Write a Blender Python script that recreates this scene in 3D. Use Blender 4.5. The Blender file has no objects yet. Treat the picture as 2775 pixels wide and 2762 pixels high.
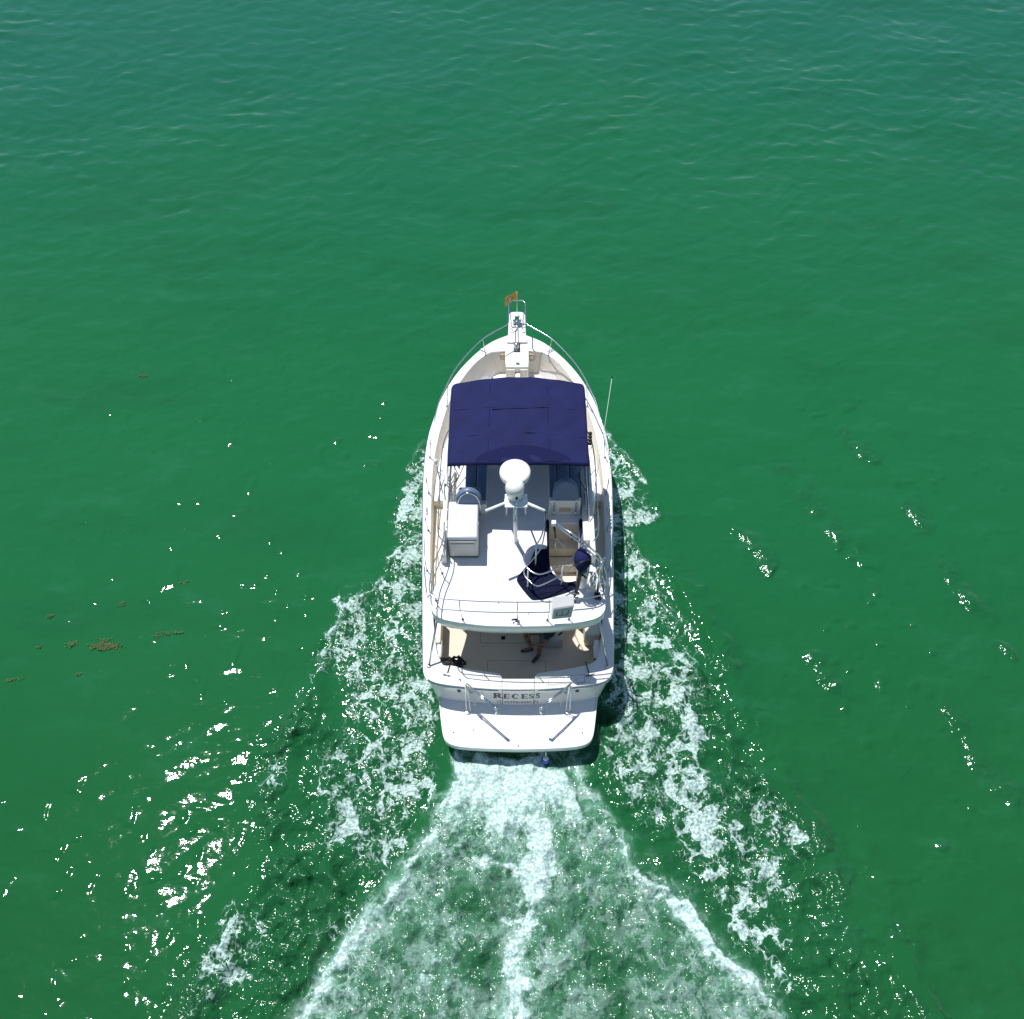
import bpy, bmesh, math, random
import numpy as np
from mathutils import Vector, Matrix

random.seed(7)
rng = np.random.RandomState(11)
scene = bpy.context.scene
COL = scene.collection

# ------------------------------------------------------------------ camera, sky, sun
H = 20.12
cam_d = bpy.data.cameras.new('camera')
cam = bpy.data.objects.new('camera', cam_d)
COL.objects.link(cam)
cam.location = (-0.13, -9.0, H)
cam.rotation_euler = (math.radians(36.0), 0, 0)
cam_d.sensor_fit = 'HORIZONTAL'
cam_d.sensor_width = 36.0
cam_d.lens = 36.0 * 2670.0 / 2775.0
cam_d.clip_end = 20000
cam_d.clip_start = 0.1
scene.camera = cam

SUN = Vector((-0.25, 0.27, 1.0)).normalized()
sun_el = math.asin(SUN.z)
sun_rot = math.atan2(SUN.x, SUN.y)
world = bpy.data.worlds.new('World')
scene.world = world
world.use_nodes = True
nt = world.node_tree
bg = nt.nodes['Background']
sky = nt.nodes.new('ShaderNodeTexSky')
sky.sky_type = 'NISHITA'
sky.sun_disc = False
sky.sun_elevation = sun_el
sky.sun_rotation = sun_rot
sky.air_density = 1.0
sky.dust_density = 0.1
sky.ozone_density = 1.0
nt.links.new(sky.outputs[0], bg.inputs[0])
bg.inputs[1].default_value = 0.105
sl = bpy.data.lights.new('sun', 'SUN')
sl.energy = 4.8
sl.angle = math.radians(0.53)
sl.color = (1.0, 0.985, 0.96)
so = bpy.data.objects.new('sun', sl)
COL.objects.link(so)
so.location = (0, 0, 60)
so.rotation_euler = SUN.to_track_quat('Z', 'Y').to_euler()
vs = scene.view_settings
vs.view_transform = 'Standard'
vs.look = 'None'
vs.exposure = 0.0
vs.gamma = 1.0
vs.use_curve_mapping = False
scene.cycles.use_denoising = True
scene.cycles.max_bounces = 8
scene.cycles.caustics_reflective = False
scene.cycles.caustics_refractive = False
scene.cycles.sample_clamp_indirect = 4.0

# ------------------------------------------------------------------ materials
def sock(node, name):
    return node.inputs[name]

def mat(name, col, rough=0.5, metal=0.0, spec=0.5, coat=0.0, var=0.0, var_scale=3.0, bump=0.0, bump_scale=60.0,
        col2=None, stretch=None):
    m = bpy.data.materials.new(name)
    m.use_nodes = True
    t = m.node_tree
    b = t.nodes['Principled BSDF']
    b.inputs['Base Color'].default_value = (*col, 1)
    b.inputs['Roughness'].default_value = rough
    b.inputs['Metallic'].default_value = metal
    b.inputs['Specular IOR Level'].default_value = spec
    b.inputs['Coat Weight'].default_value = coat
    tc = t.nodes.new('ShaderNodeTexCoord')
    src = tc.outputs['Object']
    if stretch:
        mp = t.nodes.new('ShaderNodeMapping')
        mp.inputs['Scale'].default_value = stretch
        t.links.new(src, mp.inputs[0])
        src = mp.outputs[0]
    if var > 0:
        n = t.nodes.new('ShaderNodeTexNoise')
        n.inputs['Scale'].default_value = var_scale
        n.inputs['Detail'].default_value = 6
        n.inputs['Roughness'].default_value = 0.6
        t.links.new(src, n.inputs['Vector'])
        r = t.nodes.new('ShaderNodeValToRGB')
        c2 = col2 or tuple(c * (1 - var) for c in col)
        r.color_ramp.elements[0].position = 0.3
        r.color_ramp.elements[1].position = 0.62
        r.color_ramp.elements[0].color = (*c2, 1)
        r.color_ramp.elements[1].color = (*col, 1)
        t.links.new(n.outputs['Fac'], r.inputs[0])
        t.links.new(r.outputs[0], b.inputs['Base Color'])
    if bump > 0:
        n2 = t.nodes.new('ShaderNodeTexNoise')
        n2.inputs['Scale'].default_value = bump_scale
        n2.inputs['Detail'].default_value = 4
        t.links.new(src, n2.inputs['Vector'])
        bp = t.nodes.new('ShaderNodeBump')
        bp.inputs['Strength'].default_value = bump
        bp.inputs['Distance'].default_value = 0.02
        t.links.new(n2.outputs['Fac'], bp.inputs['Height'])
        t.links.new(bp.outputs[0], b.inputs['Normal'])
    return m

M = dict(
    gel=mat('gelcoat_white', (0.83, 0.805, 0.76), 0.22, coat=0.3, var=0.05, var_scale=1.3),
    skid=mat('nonskid_white', (0.80, 0.795, 0.78), 0.6, var=0.06, var_scale=2.0, bump=0.15, bump_scale=220),
    cream=mat('nonskid_cream', (0.77, 0.70, 0.59), 0.55, var=0.05, var_scale=2.0, bump=0.12, bump_scale=200),
    sole=mat('cockpit_sole', (0.68, 0.59, 0.48), 0.6, var=0.08, var_scale=1.6, bump=0.15, bump_scale=200),
    steel=mat('stainless', (0.66, 0.67, 0.70), 0.16, metal=1.0),
    alu=mat('white_painted_tube', (0.80, 0.81, 0.80), 0.3),
    navy=mat('navy_canvas', (0.013, 0.017, 0.080), 0.80, spec=0.18, var=0.22, var_scale=1.8, bump=0.6, bump_scale=5.0),
    navy2=mat('navy_cloth_folded', (0.008, 0.011, 0.036), 0.9, spec=0.12, var=0.3, var_scale=5.0, bump=0.8, bump_scale=9.0),
    navy3=mat('navy_canvas_overlap', (0.009, 0.011, 0.055), 0.88, spec=0.15, var=0.1, var_scale=1.4, bump=0.35, bump_scale=5.0),
    vinyl=mat('blue_vinyl', (0.13, 0.19, 0.30), 0.38, var=0.15, var_scale=3.0, bump=0.15, bump_scale=8.0),
    black=mat('black_rubber', (0.012, 0.012, 0.014), 0.45),
    seam=mat('dark_seam', (0.10, 0.10, 0.11), 0.7),
    grey=mat('grey_gelcoat', (0.50, 0.49, 0.46), 0.4, var=0.06, var_scale=3.0),
    lid=mat('lid_white', (0.66, 0.66, 0.68), 0.4, var=0.03),
    tan=mat('tan_panel', (0.55, 0.42, 0.26), 0.45, var=0.15, var_scale=4.0),
    glass=mat('dark_window', (0.015, 0.02, 0.025), 0.06, coat=0.5),
    letter=mat('letter_brown_grey', (0.05, 0.042, 0.04), 0.5),
    letter2=mat('letter_small', (0.20, 0.15, 0.14), 0.5),
    skin=mat('skin', (0.22, 0.10, 0.062), 0.55, var=0.12, var_scale=12),
    shirt=mat('shirt_navy', (0.012, 0.014, 0.03), 0.9, bump=0.4, bump_scale=14),
    shorts=mat('shorts_grey', (0.20, 0.20, 0.19), 0.9, var=0.6, var_scale=22),
    shoe=mat('shoe_brown', (0.045, 0.038, 0.036), 0.7),
    solew=mat('shoe_sole', (0.5, 0.5, 0.5), 0.6),
    hair=mat('hair_brown', (0.05, 0.03, 0.02), 0.8),
    orange=mat('flag_gold', (0.80, 0.38, 0.03), 0.8, var=0.35, var_scale=9, col2=(0.75, 0.45, 0.08)),
    white=mat('plain_white', (0.78, 0.78, 0.80), 0.6),
    bottom=mat('bottom_paint', (0.02, 0.025, 0.06), 0.7),
    blue=mat('fender_blue', (0.02, 0.08, 0.42), 0.35),
    rope=mat('rope_white', (0.62, 0.62, 0.60), 0.8, var=0.3, var_scale=40),
    ropeb=mat('rope_black', (0.02, 0.018, 0.02), 0.7, var=0.4, var_scale=30),
    weed=mat('sargassum', (0.11, 0.115, 0.022), 0.7, var=0.5, var_scale=9, col2=(0.025, 0.10, 0.03)),
    teal=mat('case_face_shaded', (0.34, 0.43, 0.47), 0.5, var=0.08, var_scale=12),  # white case's aft face with its bluish shade put into the colour
)

# ------------------------------------------------------------------ mesh helpers
def smooth_path(pts, n=6, closed=False):
    P = [Vector(p) for p in pts]
    out = []
    N = len(P)
    rngN = range(N if closed else N - 1)
    for i in rngN:
        p0 = P[(i - 1) % N] if closed or i > 0 else P[0] * 2 - P[1]
        p1 = P[i]
        p2 = P[(i + 1) % N]
        p3 = P[(i + 2) % N] if closed or i + 2 < N else P[-1] * 2 - P[-2]
        # centripetal-ish catmull rom (uniform, slightly relaxed)
        for k in range(n):
            t = k / n
            out.append(0.5 * ((2 * p1) + (p2 - p0) * t + (2 * p0 - 5 * p1 + 4 * p2 - p3) * t * t +
                              (3 * p1 - p0 - 3 * p2 + p3) * t ** 3))
    if not closed:
        out.append(P[-1])
    return out

class MB:
    def __init__(s):
        s.v = []; s.f = []; s.sm = []
    def add(s, v, f, smooth=False):
        o = len(s.v)
        s.v += [tuple(p) for p in v]
        s.f += [tuple(i + o for i in q) for q in f]
        s.sm += [smooth] * len(f)
        return s
    def box(s, x0, x1, y0, y1, z0, z1, bev=0.0, rot=None, piv=None):
        bm = bmesh.new()
        bmesh.ops.create_cube(bm, size=1)
        for v in bm.verts:
            v.co = Vector((x0 + (v.co.x + .5) * (x1 - x0), y0 + (v.co.y + .5) * (y1 - y0), z0 + (v.co.z + .5) * (z1 - z0)))
        if bev > 0:
            bmesh.ops.bevel(bm, geom=bm.edges[:], offset=bev, segments=2, affect='EDGES', profile=0.6)
        if rot is not None:
            pv = Vector(piv or ((x0 + x1) / 2, (y0 + y1) / 2, (z0 + z1) / 2))
            R = Matrix.Rotation(rot[1], 4, rot[0])
            for v in bm.verts:
                v.co = R @ (v.co - pv) + pv
        bm.verts.ensure_lookup_table()
        s.add([v.co.copy() for v in bm.verts], [[v.index for v in f.verts] for f in bm.faces], bev > 0)
        bm.free()
        return s
    def tube(s, pts, r=0.0127, sides=8, smooth=0, closed=False, r2=None):
        P = smooth_path(pts, smooth, closed) if smooth else [Vector(p) for p in pts]
        n = len(P)
        V = []; F = []
        up = Vector((0, 0, 1))
        prev = None
        for i, p in enumerate(P):
            if closed:
                t = (P[(i + 1) % n] - P[i - 1]).normalized()
            else:
                t = (P[min(i + 1, n - 1)] - P[max(i - 1, 0)]).normalized()
            if prev is None:
                a = up if abs(t.dot(up)) < 0.9 else Vector((1, 0, 0))
                u = t.cross(a).normalized()
            else:
                u = (prev - t * prev.dot(t)).normalized()
            prev = u
            w = t.cross(u)
            rr = r if r2 is None else r + (r2 - r) * i / (n - 1)
            for k in range(sides):
                a = 2 * math.pi * k / sides
                V.append(p + u * math.cos(a) * rr + w * math.sin(a) * rr)
        for i in range(n if closed else n - 1):
            j = (i + 1) % n
            for k in range(sides):
                k2 = (k + 1) % sides
                F.append((i * sides + k, i * sides + k2, j * sides + k2, j * sides + k))
        if not closed:
            F.append(tuple(range(sides))[::-1])
            F.append(tuple((n - 1) * sides + k for k in range(sides)))
        return s.add(V, F, True)
    def lathe(s, prof, c=(0, 0, 0), seg=32, axis=None):
        V = []; F = []
        for (r, z) in prof:
            for k in range(seg):
                a = 2 * math.pi * k / seg
                V.append(Vector((r * math.cos(a), r * math.sin(a), z)))
        for i in range(len(prof) - 1):
            for k in range(seg):
                k2 = (k + 1) % seg
                F.append((i * seg + k, i * seg + k2, (i + 1) * seg + k2, (i + 1) * seg + k))
        if axis is not None:
            q = Vector((0, 0, 1)).rotation_difference(Vector(axis))
            V = [q @ v for v in V]
        V = [v + Vector(c) for v in V]
        return s.add(V, F, True)
    def prism(s, poly, z0, z1, smooth=False):
        n = len(poly)
        V = [(x, y, z0) for x, y in poly] + [(x, y, z1) for x, y in poly]
        F = [tuple(range(n))[::-1], tuple(range(n, 2 * n))]
        F += [(i, (i + 1) % n, n + (i + 1) % n, n + i) for i in range(n)]
        return s.add(V, F, smooth)
    def build(s, name, m, parent=None, label=None, kind=None, auto=True):
        me = bpy.data.meshes.new(name)
        me.from_pydata(s.v, [], s.f)
        me.polygons.foreach_set('use_smooth', s.sm)
        me.update()
        return link(name, me, m, parent, label, kind)

def link(name, me, m, parent=None, label=None, kind=None):
    o = bpy.data.objects.new(name, me)
    if m is not None and len(me.materials) == 0:
        me.materials.append(m)
    COL.objects.link(o)
    if parent is not None:
        o.parent = parent
    if label:
        o['label'] = label
    if kind:
        o['kind'] = kind
    return o

def smooth_by_angle(me, ang=40):
    bm = bmesh.new(); bm.from_mesh(me)
    for f in bm.faces: f.smooth = True
    for e in bm.edges:
        if len(e.link_faces) == 2 and e.calc_face_angle(0) > math.radians(ang):
            e.smooth = False
    bm.to_mesh(me); bm.free()

def plate(name, outer, holes, z0, z1, m, parent=None, bev=0.0, zf=None, label=None):
    """flat plate with holes; zf(x,y) shifts z afterwards"""
    cu = bpy.data.curves.new(name + '_c', 'CURVE')
    cu.dimensions = '2D'
    cu.fill_mode = 'BOTH'
    cu.extrude = max((z1 - z0) / 2 - bev, 0.0005)
    cu.bevel_depth = bev
    cu.bevel_resolution = 1
    cu.offset = -bev
    for poly in [outer] + list(holes):
        sp = cu.splines.new('POLY')
        sp.points.add(len(poly) - 1)
        for i, p in enumerate(poly):
            sp.points[i].co = (p[0], p[1], 0, 1)
        sp.use_cyclic_u = True
    tmp = bpy.data.objects.new(name + '_t', cu)
    COL.objects.link(tmp)
    dg = bpy.context.evaluated_depsgraph_get()
    me = bpy.data.meshes.new_from_object(tmp.evaluated_get(dg))
    bpy.data.objects.remove(tmp)
    me.name = name
    bm = bmesh.new(); bm.from_mesh(me)
    bmesh.ops.remove_doubles(bm, verts=bm.verts[:], dist=0.0004)
    zc = (z0 + z1) / 2
    for v in bm.verts:
        v.co.z += zc + (zf(v.co.x, v.co.y) if zf else 0.0)
    bm.to_mesh(me); bm.free()
    smooth_by_angle(me, 35)
    me.materials.clear()
    return link(name, me, m, parent, label)

def thing(name, label, cat, loc=(0, 0, 0), group=None):
    o = bpy.data.objects.new(name, None)
    o.empty_display_size = 0.3
    o.location = loc
    COL.objects.link(o)
    o['label'] = label; o['category'] = cat
    if group: o['group'] = group
    return o

def tag(o, label, cat, group=None):
    o['label'] = label; o['category'] = cat
    if group: o['group'] = group
    return o

def mirror(half):
    """half outline from centre aft round the starboard side to centre forward"""
    return [(x, y) for x, y in half] + [(-x, y) for x, y in half[::-1] if x > 1e-4]

def dens(half, n=5):
    return [(max(p.x, 0.0), p.y) for p in smooth_path([(x, y, 0) for x, y in half], n)]

# ------------------------------------------------------------------ the boat
BOAT = thing('motor_yacht', 'white flybridge motor yacht under way seen from above, with navy canopy and swim platform', 'yacht')

S = [(0, 0), (.5, .01), (1.0, .05), (1.45, .10), (1.72, .16), (1.88, .25), (1.965, .40), (2.0, .66), (2.05, 1.46), (2.11, 2.6),
     (2.165, 3.8), (2.21, 4.9), (2.215, 5.6), (2.195, 6.1), (2.14, 6.6), (2.04, 7.05), (1.91, 7.55), (1.68, 8.1), (1.42, 8.56),
     (1.09, 9.0), (.69, 9.4), (.25, 9.64), (0, 9.72)]
W = [(0, .05), (.5, .055), (1.0, .09), (1.35, .14), (1.58, .19), (1.68, .27), (1.71, .40), (1.73, .66), (1.76, 1.46), (1.78, 2.6),
     (1.78, 3.8), (1.72, 4.9), (1.62, 5.6), (1.5, 6.1), (1.36, 6.5), (1.2, 6.9), (1.0, 7.3), (.78, 7.7), (.56, 8.05), (.36, 8.35),
     (.18, 8.6), (.06, 8.75), (0, 8.8)]
Sd, Wd = dens(S, 5), dens(W, 5)

def zsheer(y):
    return float(np.interp(y, [-1, 1.5, 3.8, 5.6, 6.5, 7.5, 8.5, 9.3, 9.8], [1.40, 1.40, 1.53, 1.70, 1.79, 1.90, 2.01, 2.09, 2.15]))

def transom_y(x, z):
    a = abs(x)
    s = float(np.interp(a, [p[0] for p in S[:6]], [p[1] for p in S[:6]]))
    w = float(np.interp(a, [p[0] for p in W[:6]], [p[1] for p in W[:6]]))
    u = min(max((1.35 - z) / 1.35, 0), 1)
    return s + (w - s) * u

half_n = len(Sd)
lev = [0, .03, .12, .25, .4, .55, .7, .85, 1.0]
V = []; F = []
for li, u in enumerate(lev + [1.25, 1.5]):
    row = []
    for i in range(half_n):
        sx, sy = Sd[i]; wx, wy = Wd[i]
        fwd = min(max((sy - 4) / 5, 0), 1)
        g = u ** (1 - .35 * fwd) if u <= 1 else 1 + (u - 1) * .35
        zt = zsheer(sy) - .05
        x = sx + (wx - sx) * g; y = sy + (wy - sy) * g
        if u > 1:
            x = wx * (1 - (u - 1) * 1.2)
        z = zt * (1 - u) if u <= 1 else -(u - 1) * 1.2
        row.append((max(x, 0.0), y, z))
    full = row + [(-x, y, z) for x, y, z in row[::-1][1:-1]]
    V.append(full)
nf = len(V[0])
vv = [p for r in V for p in r]
ff = []
for a in range(len(V) - 1):
    for i in range(nf):
        j = (i + 1) % nf
        ff.append((a * nf + i, a * nf + j, (a + 1) * nf + j, (a + 1) * nf + i))
mb = MB(); mb.add(vv, ff, True)
hull = mb.build('hull', M['gel'], BOAT)
hull.data.materials.append(M['bottom'])
for p in hull.data.polygons:
    if sum(hull.data.vertices[i].co.z for i in p.vertices) / 4 < 0.17:
        p.material_index = 1
# spray chine each side of the hull and the rub rail
mb = MB()
for s in (1, -1):
    mb.tube([(s * (x + .012), y - .008, zsheer(y) - .085) for x, y in Sd if y > .05 or x > .4][::2], .022, 6)
mb.build('rub_rail', M['steel'], BOAT)

# the well: cockpit, side decks and bow recess opened in the deck moulding
WELL = [(.335, .235), (.36, .30), (.44, .37), (.9, .44), (1.3, .52), (1.55, .60), (1.68, .74), (1.75, 1.0), (1.82, 1.5), (1.90, 2.2),
        (1.975, 3.2), (2.0, 4.2), (2.02, 5.2), (1.98, 6.0), (1.86, 6.8), (1.66, 7.6), (1.40, 8.2), (1.08, 8.72), (.80, 9.0), (.60, 9.13)]
WELLd = [(0, .235)] + [(p.x, p.y) for p in smooth_path([(x, y, 0) for x, y in WELL], 4)] + [(0, 9.14)]
def well_half(y):
    ys = [p[1] for p in WELL[6:]]; xs = [p[0] for p in WELL[6:]]
    return float(np.interp(y, ys, xs))
capzf = lambda x, y: zsheer(y)
cap_outer = mirror([(x + .012 if x > 0 else 0, y - (.01 if y < .3 else 0)) for x, y in Sd])
console_hole = mirror([p for p in WELLd if p[1] < 9.12] + [(.30, 9.14), (.30, 8.74), (0, 8.74)])
plate('deck_cap', cap_outer, [console_hole], -.045, 0, M['gel'], BOAT, bev=.012, zf=capzf)
# inner bulwark lining
mb = MB()
w3 = mirror(WELLd)
n = len(w3)
def floor_z(y):
    return .74 if y < 2.0 else (1.17 if y < 4.85 else 1.41)
top = [(x, y, zsheer(y) - .02) for x, y in w3]
bot = [(x * float(np.interp(y, [0, 2, 3, 5.2, 6.5, 8.0], [1, 1, .985, .98, .93, .84])), y - (.0 if y < 6.5 else (y - 6.5) * .055), floor_z(y) - .04) for x, y in w3]
mb.add(top + bot, [(i, (i + 1) % n, n + (i + 1) % n, n + i) for i in range(n)], False)
o = mb.build('bulwark_lining', M['cream'], BOAT)
smooth_by_angle(o.data, 30)
# floors
def floor(name, y0, y1, z, m):
    ys = np.linspace(y0, y1, 24)
    r = [(well_half(y) + .01 if y > .74 else float(np.interp(y, [p[1] for p in WELL[:7]], [p[0] for p in WELL[:7]])), y) for y in ys]
    poly = [(x, y) for x, y in r] + [(-x, y) for x, y in r[::-1]]
    return plate(name, poly, [], z - .05, z, m, BOAT)
floor('cockpit_sole', .235, 2.03, .75, M['sole'])
floor('side_deck', 2.0, 4.86, 1.18, M['cream'])
floor('bow_deck', 4.84, 9.14, 1.42, M['skid'])
# step faces
MB().box(-1.97, 1.97, 2.0, 2.03, .74, 1.165).build('deck_step', M['cream'], BOAT)
MB().box(-2.0, 2.0, 4.83, 4.86, 1.17, 1.405).build('deck_step', M['cream'], BOAT)

def seam_line(pts, z, w=.008, up=.0035):
    m = MB()
    P = [Vector((p[0], p[1], 0)) for p in pts]
    for a, b in zip(P[:-1], P[1:]):
        d = (b - a).normalized(); nrm = Vector((-d.y, d.x, 0)) * w / 2
        m.add([a - nrm + Vector((0, 0, z + up)), b - nrm + Vector((0, 0, z + up)), b + nrm + Vector((0, 0, z + up)), a + nrm + Vector((0, 0, z + up))],
              [(0, 1, 2, 3)])
    return m
# cockpit floor hatches, each a thin proud panel ringed by a dark groove
for (x0, x1, y0, y1) in [(-.83, .86, 1.43, 1.98), (-.66, .60, .40, .98)]:
    ring = MB()
    ring.box(x0 - .008, x1 + .008, y0 - .008, y1 + .008, .748, .7525)
    h = MB().box(x0, x1, y0, y1, .749, .757, .002).build('floor_hatch', M['sole'], BOAT)
    ring.build('hatch_groove', M['seam'], h)
    if y0 > 1:
        MB().box(-.37, -.28, 1.50, 1.59, .758, .763, .002).build('latch', M['black'], h)

# bow console and wall lockers in the bow recess
MB().box(-.29, .29, 8.60, 9.16, 1.425, 2.045, .015).build('bow_console', M['gel'], BOAT)
MB().box(-.27, -.05, 8.55, 8.60, 1.52, 1.98, .01).build('console_panel', M['cream'], BOAT)
MB().box(.08, .27, 8.55, 8.60, 1.52, 1.98, .01).build('console_panel', M['cream'], BOAT)
st = MB().box(-.05, .08, 8.42, 8.60, 1.52, 1.86, .012).build('console_step', M['cream'], BOAT)
MB().box(-.03, .06, 8.66, 8.74, 2.045, 2.06, .004).build('console_latch', M['steel'], BOAT)
MB().box(.10, .19, 8.93, 8.945, 2.045, 2.056).build('console_hinge', M['steel'], BOAT)
MB().box(-.44, -.30, 9.08, 9.125, 1.55, 2.0, .01).build('locker_door', M['tan'], BOAT)
b = MB().box(.30, .46, 9.08, 9.125, 1.55, 2.0, .01).build('locker_door', M['tan'], BOAT)
for z in (1.70, 1.86):
    MB().box(.335, .425, 9.065, 9.08, z, z + .09, .004).build('vent_frame', M['cream'], b)
for y in (8.63, 8.72):
    MB().lathe([(0, .0), (.03, 0), (.03, .07), (.024, .07), (.024, .02), (0, .02)], (.37, y, 1.50), 14).build('cup_holder', M['steel'], BOAT)

# anchor pulpit
PUL = [(0, 10.50), (.12, 10.49), (.19, 10.45), (.22, 10.36), (.225, 9.9), (.235, 9.6), (.26, 9.5), (.26, 9.38), (0, 9.36)]
plate('pulpit', mirror([(x, y) for x, y in PUL]), [[(-.055, 10.05), (.055, 10.05), (.055, 10.33), (-.055, 10.33)]], 2.10, 2.16, M['gel'], BOAT, bev=.012)
mb = MB().box(-.11, -.05, 10.0, 10.09, 2.206, 2.27, .01).box(.05, .11, 10.0, 10.09, 2.206, 2.27, .01)
mb.tube([(-.1, 10.03, 2.24), (.1, 10.03, 2.24)], .022, 10)
mb.build('anchor_roller', M['steel'], BOAT)
mb = MB().tube([(0, 10.34, 2.0), (0, 10.1, 2.23), (.0, 9.7, 2.235)], .014, 8).box(-.12, .12, 10.33, 10.35, 1.92, 2.04, .008)
mb.build('anchor', M['steel'], BOAT)
MB().tube([(0.0, 10.1, 2.235), (.01, 9.8, 2.23), (.02, 9.5, 2.225), (.03, 9.35, 2.215)], .012, 6, 4).build('anchor_chain', M['rope'], BOAT)
mb = MB().lathe([(0, 0), (.075, 0), (.08, .02), (.06, .04), (.045, .07), (.062, .10), (.06, .13), (.0, .14)], (-.02, 9.24, 2.09), 24)
mb.build('windlass', M['steel'], BOAT)
MB().box(-.085, .075, 9.10, 9.36, 2.09, 2.11, .006).build('windlass_base', M['black'], BOAT)
def cleat(x, y, z, a=0.0, name='cleat', m='steel', parent=BOAT, sc=1.0):
    mb = MB()
    d = Vector((math.cos(a), math.sin(a), 0)) * sc
    c = Vector((x, y, z))
    mb.tube([c - d * .10 + Vector((0, 0, .045)), c - d * .05 + Vector((0, 0, .04)), c + d * .05 + Vector((0, 0, .04)), c + d * .10 + Vector((0, 0, .045))], .011 * sc, 8, 2)
    for s in (-1, 1):
        mb.tube([c + d * .035 * s, c + d * .035 * s + Vector((0, 0, .04))], .012 * sc, 8)
    return mb.build(name, M[m], parent)
cleat(-.86, 9.12, 2.08, 2.6); cleat(.86, 9.12, 2.08, .55)
for s in (1, -1):
    cleat(s * 2.11, 4.4, zsheer(4.4), 1.57)

# ---- deckhouse
mb = MB()
# walls as open box with raked front
hx = 1.47
mb.box(-hx, -hx + .05, 2.0, 5.9, .76, 2.5).box(hx - .05, hx, 2.0, 5.9, .76, 2.5)
mb.box(-hx + .05, .60, 2.0, 2.05, .76, 2.5)
mb.add([(-hx, 5.9, 1.5), (hx, 5.9, 1.5), (hx, 5.9, 2.5), (-hx, 5.9, 2.5), (-1.2, 6.7, 1.5), (1.2, 6.7, 1.5)], [(0, 1, 2, 3), (3, 2, 5, 4), (0, 3, 4), (1, 5, 2)])
house = mb.build('deckhouse', M['gel'], BOAT)
for s in (1, -1):
    for (y0, y1) in ((2.5, 3.55), (3.65, 4.7), (4.8, 5.7)):
        MB().box(min(s * hx, s * (hx + .006)), max(s * hx, s * (hx + .006)), y0, y1, 1.75, 2.3, .003).build('side_window', M['glass'], BOAT)
mb = MB().box(-1.25, 1.25, 6.2, 7.9, 1.5, 2.02, .06)
mb.build('trunk_cabin', M['gel'], BOAT)
MB().box(-.3, .3, 6.9, 7.45, 2.02, 2.06, .01).build('deck_skylight', M['glass'], BOAT)
for (a, b) in ((-1.1, -.4), (-.35, .35), (.4, 1.1)):
    m = MB()
    f = lambda x, t: Vector((x * (1 - .16 * t), 5.9 + .8 * t + .006, 2.5 - 1.0 * t + .006))
    m.add([f(a, .15), f(b, .15), f(b, .85), f(a, .85)], [(0, 1, 2, 3)])
    m.build('windshield_pane', M['glass'], BOAT)
MB().box(-.7, .1, 1.985, 1.999, .8, 2.35).build('cabin_door', M['glass'], BOAT)

# ---- flybridge moulding with the ladder hatch
FLY = [(0, .66), (.6, .675), (1.06, .73), (1.42, .80), (1.60, .87), (1.71, .97), (1.765, 1.12), (1.76, 1.35), (1.71, 1.6), (1.64, 1.9), (1.60, 2.2),
       (1.60, 3.0), (1.60, 4.2), (1.56, 5.0), (1.40, 5.6), (1.0, 5.95), (0, 6.05)]
OPEN = [(.665, 3.17), (.69, 3.19), (1.27, 3.19), (1.30, 3.16), (1.30, 2.2), (1.29, 1.98), (1.25, 1.84), (1.19, 1.75), (1.10, 1.71), (1.0, 1.70), (.90, 1.76), (.80, 1.86),
        (.72, 2.0), (.67, 2.14), (.66, 2.3)]
flyd = mirror(dens(FLY, 5))
plate('flybridge_floor', flyd, [OPEN], 2.79, 2.85, M['skid'], BOAT, bev=.02)
# fascia under the floor, slightly inset at its foot
mb = MB()
n = len(flyd)
rows = []
for (ins, z) in ((.004, 2.80), (-.004, 2.74), (.0, 2.62), (.03, 2.52), (.07, 2.49)):
    r = []
    for x, y in flyd:
        cx, cy = x, y - 3.0
        L = math.hypot(cx, cy)
        r.append((x - cx / L * ins, y - cy / L * ins, z))
    rows.append(r)
mb.add([p for r in rows for p in r], [(a * n + i, (a + 1) * n + i, (a + 1) * n + (i + 1) % n, a * n + (i + 1) % n) for a in range(len(rows) - 1) for i in range(n)], True)
mb.build('flybridge_fascia', M['gel'], BOAT)
plate('cockpit_headliner', [(x * .96, 3 + (y - 3) * .965) for x, y in flyd], [OPEN], 2.49, 2.505, M['gel'], BOAT)
# coaming (low wall) round the forward part
def coam(inner_off):
    return [(1.60 - inner_off, 2.15), (1.60 - inner_off, 3.0), (1.60 - inner_off, 4.2), (1.56 - inner_off, 5.0), (1.38 - inner_off, 5.55 - inner_off * .6), (.98, 5.9 - inner_off), (0, 6.0 - inner_off)]
co = [(p.x, p.y) for p in smooth_path([(x, y, 0) for x, y in coam(0)], 5)]
ci = [(p.x, p.y) for p in smooth_path([(x, y, 0) for x, y in coam(.11)], 5)]
ring = co + [(-x, y) for x, y in co[::-1][1:]] + [(-x, y) for x, y in ci] + [(x, y) for x, y in ci[::-1][1:]]
plate('flybridge_coaming', ring, [], 2.85, 3.18, M['gel'], BOAT, bev=.02,
      zf=lambda x, y: (0 if y > 2.9 else 0.0))
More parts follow.
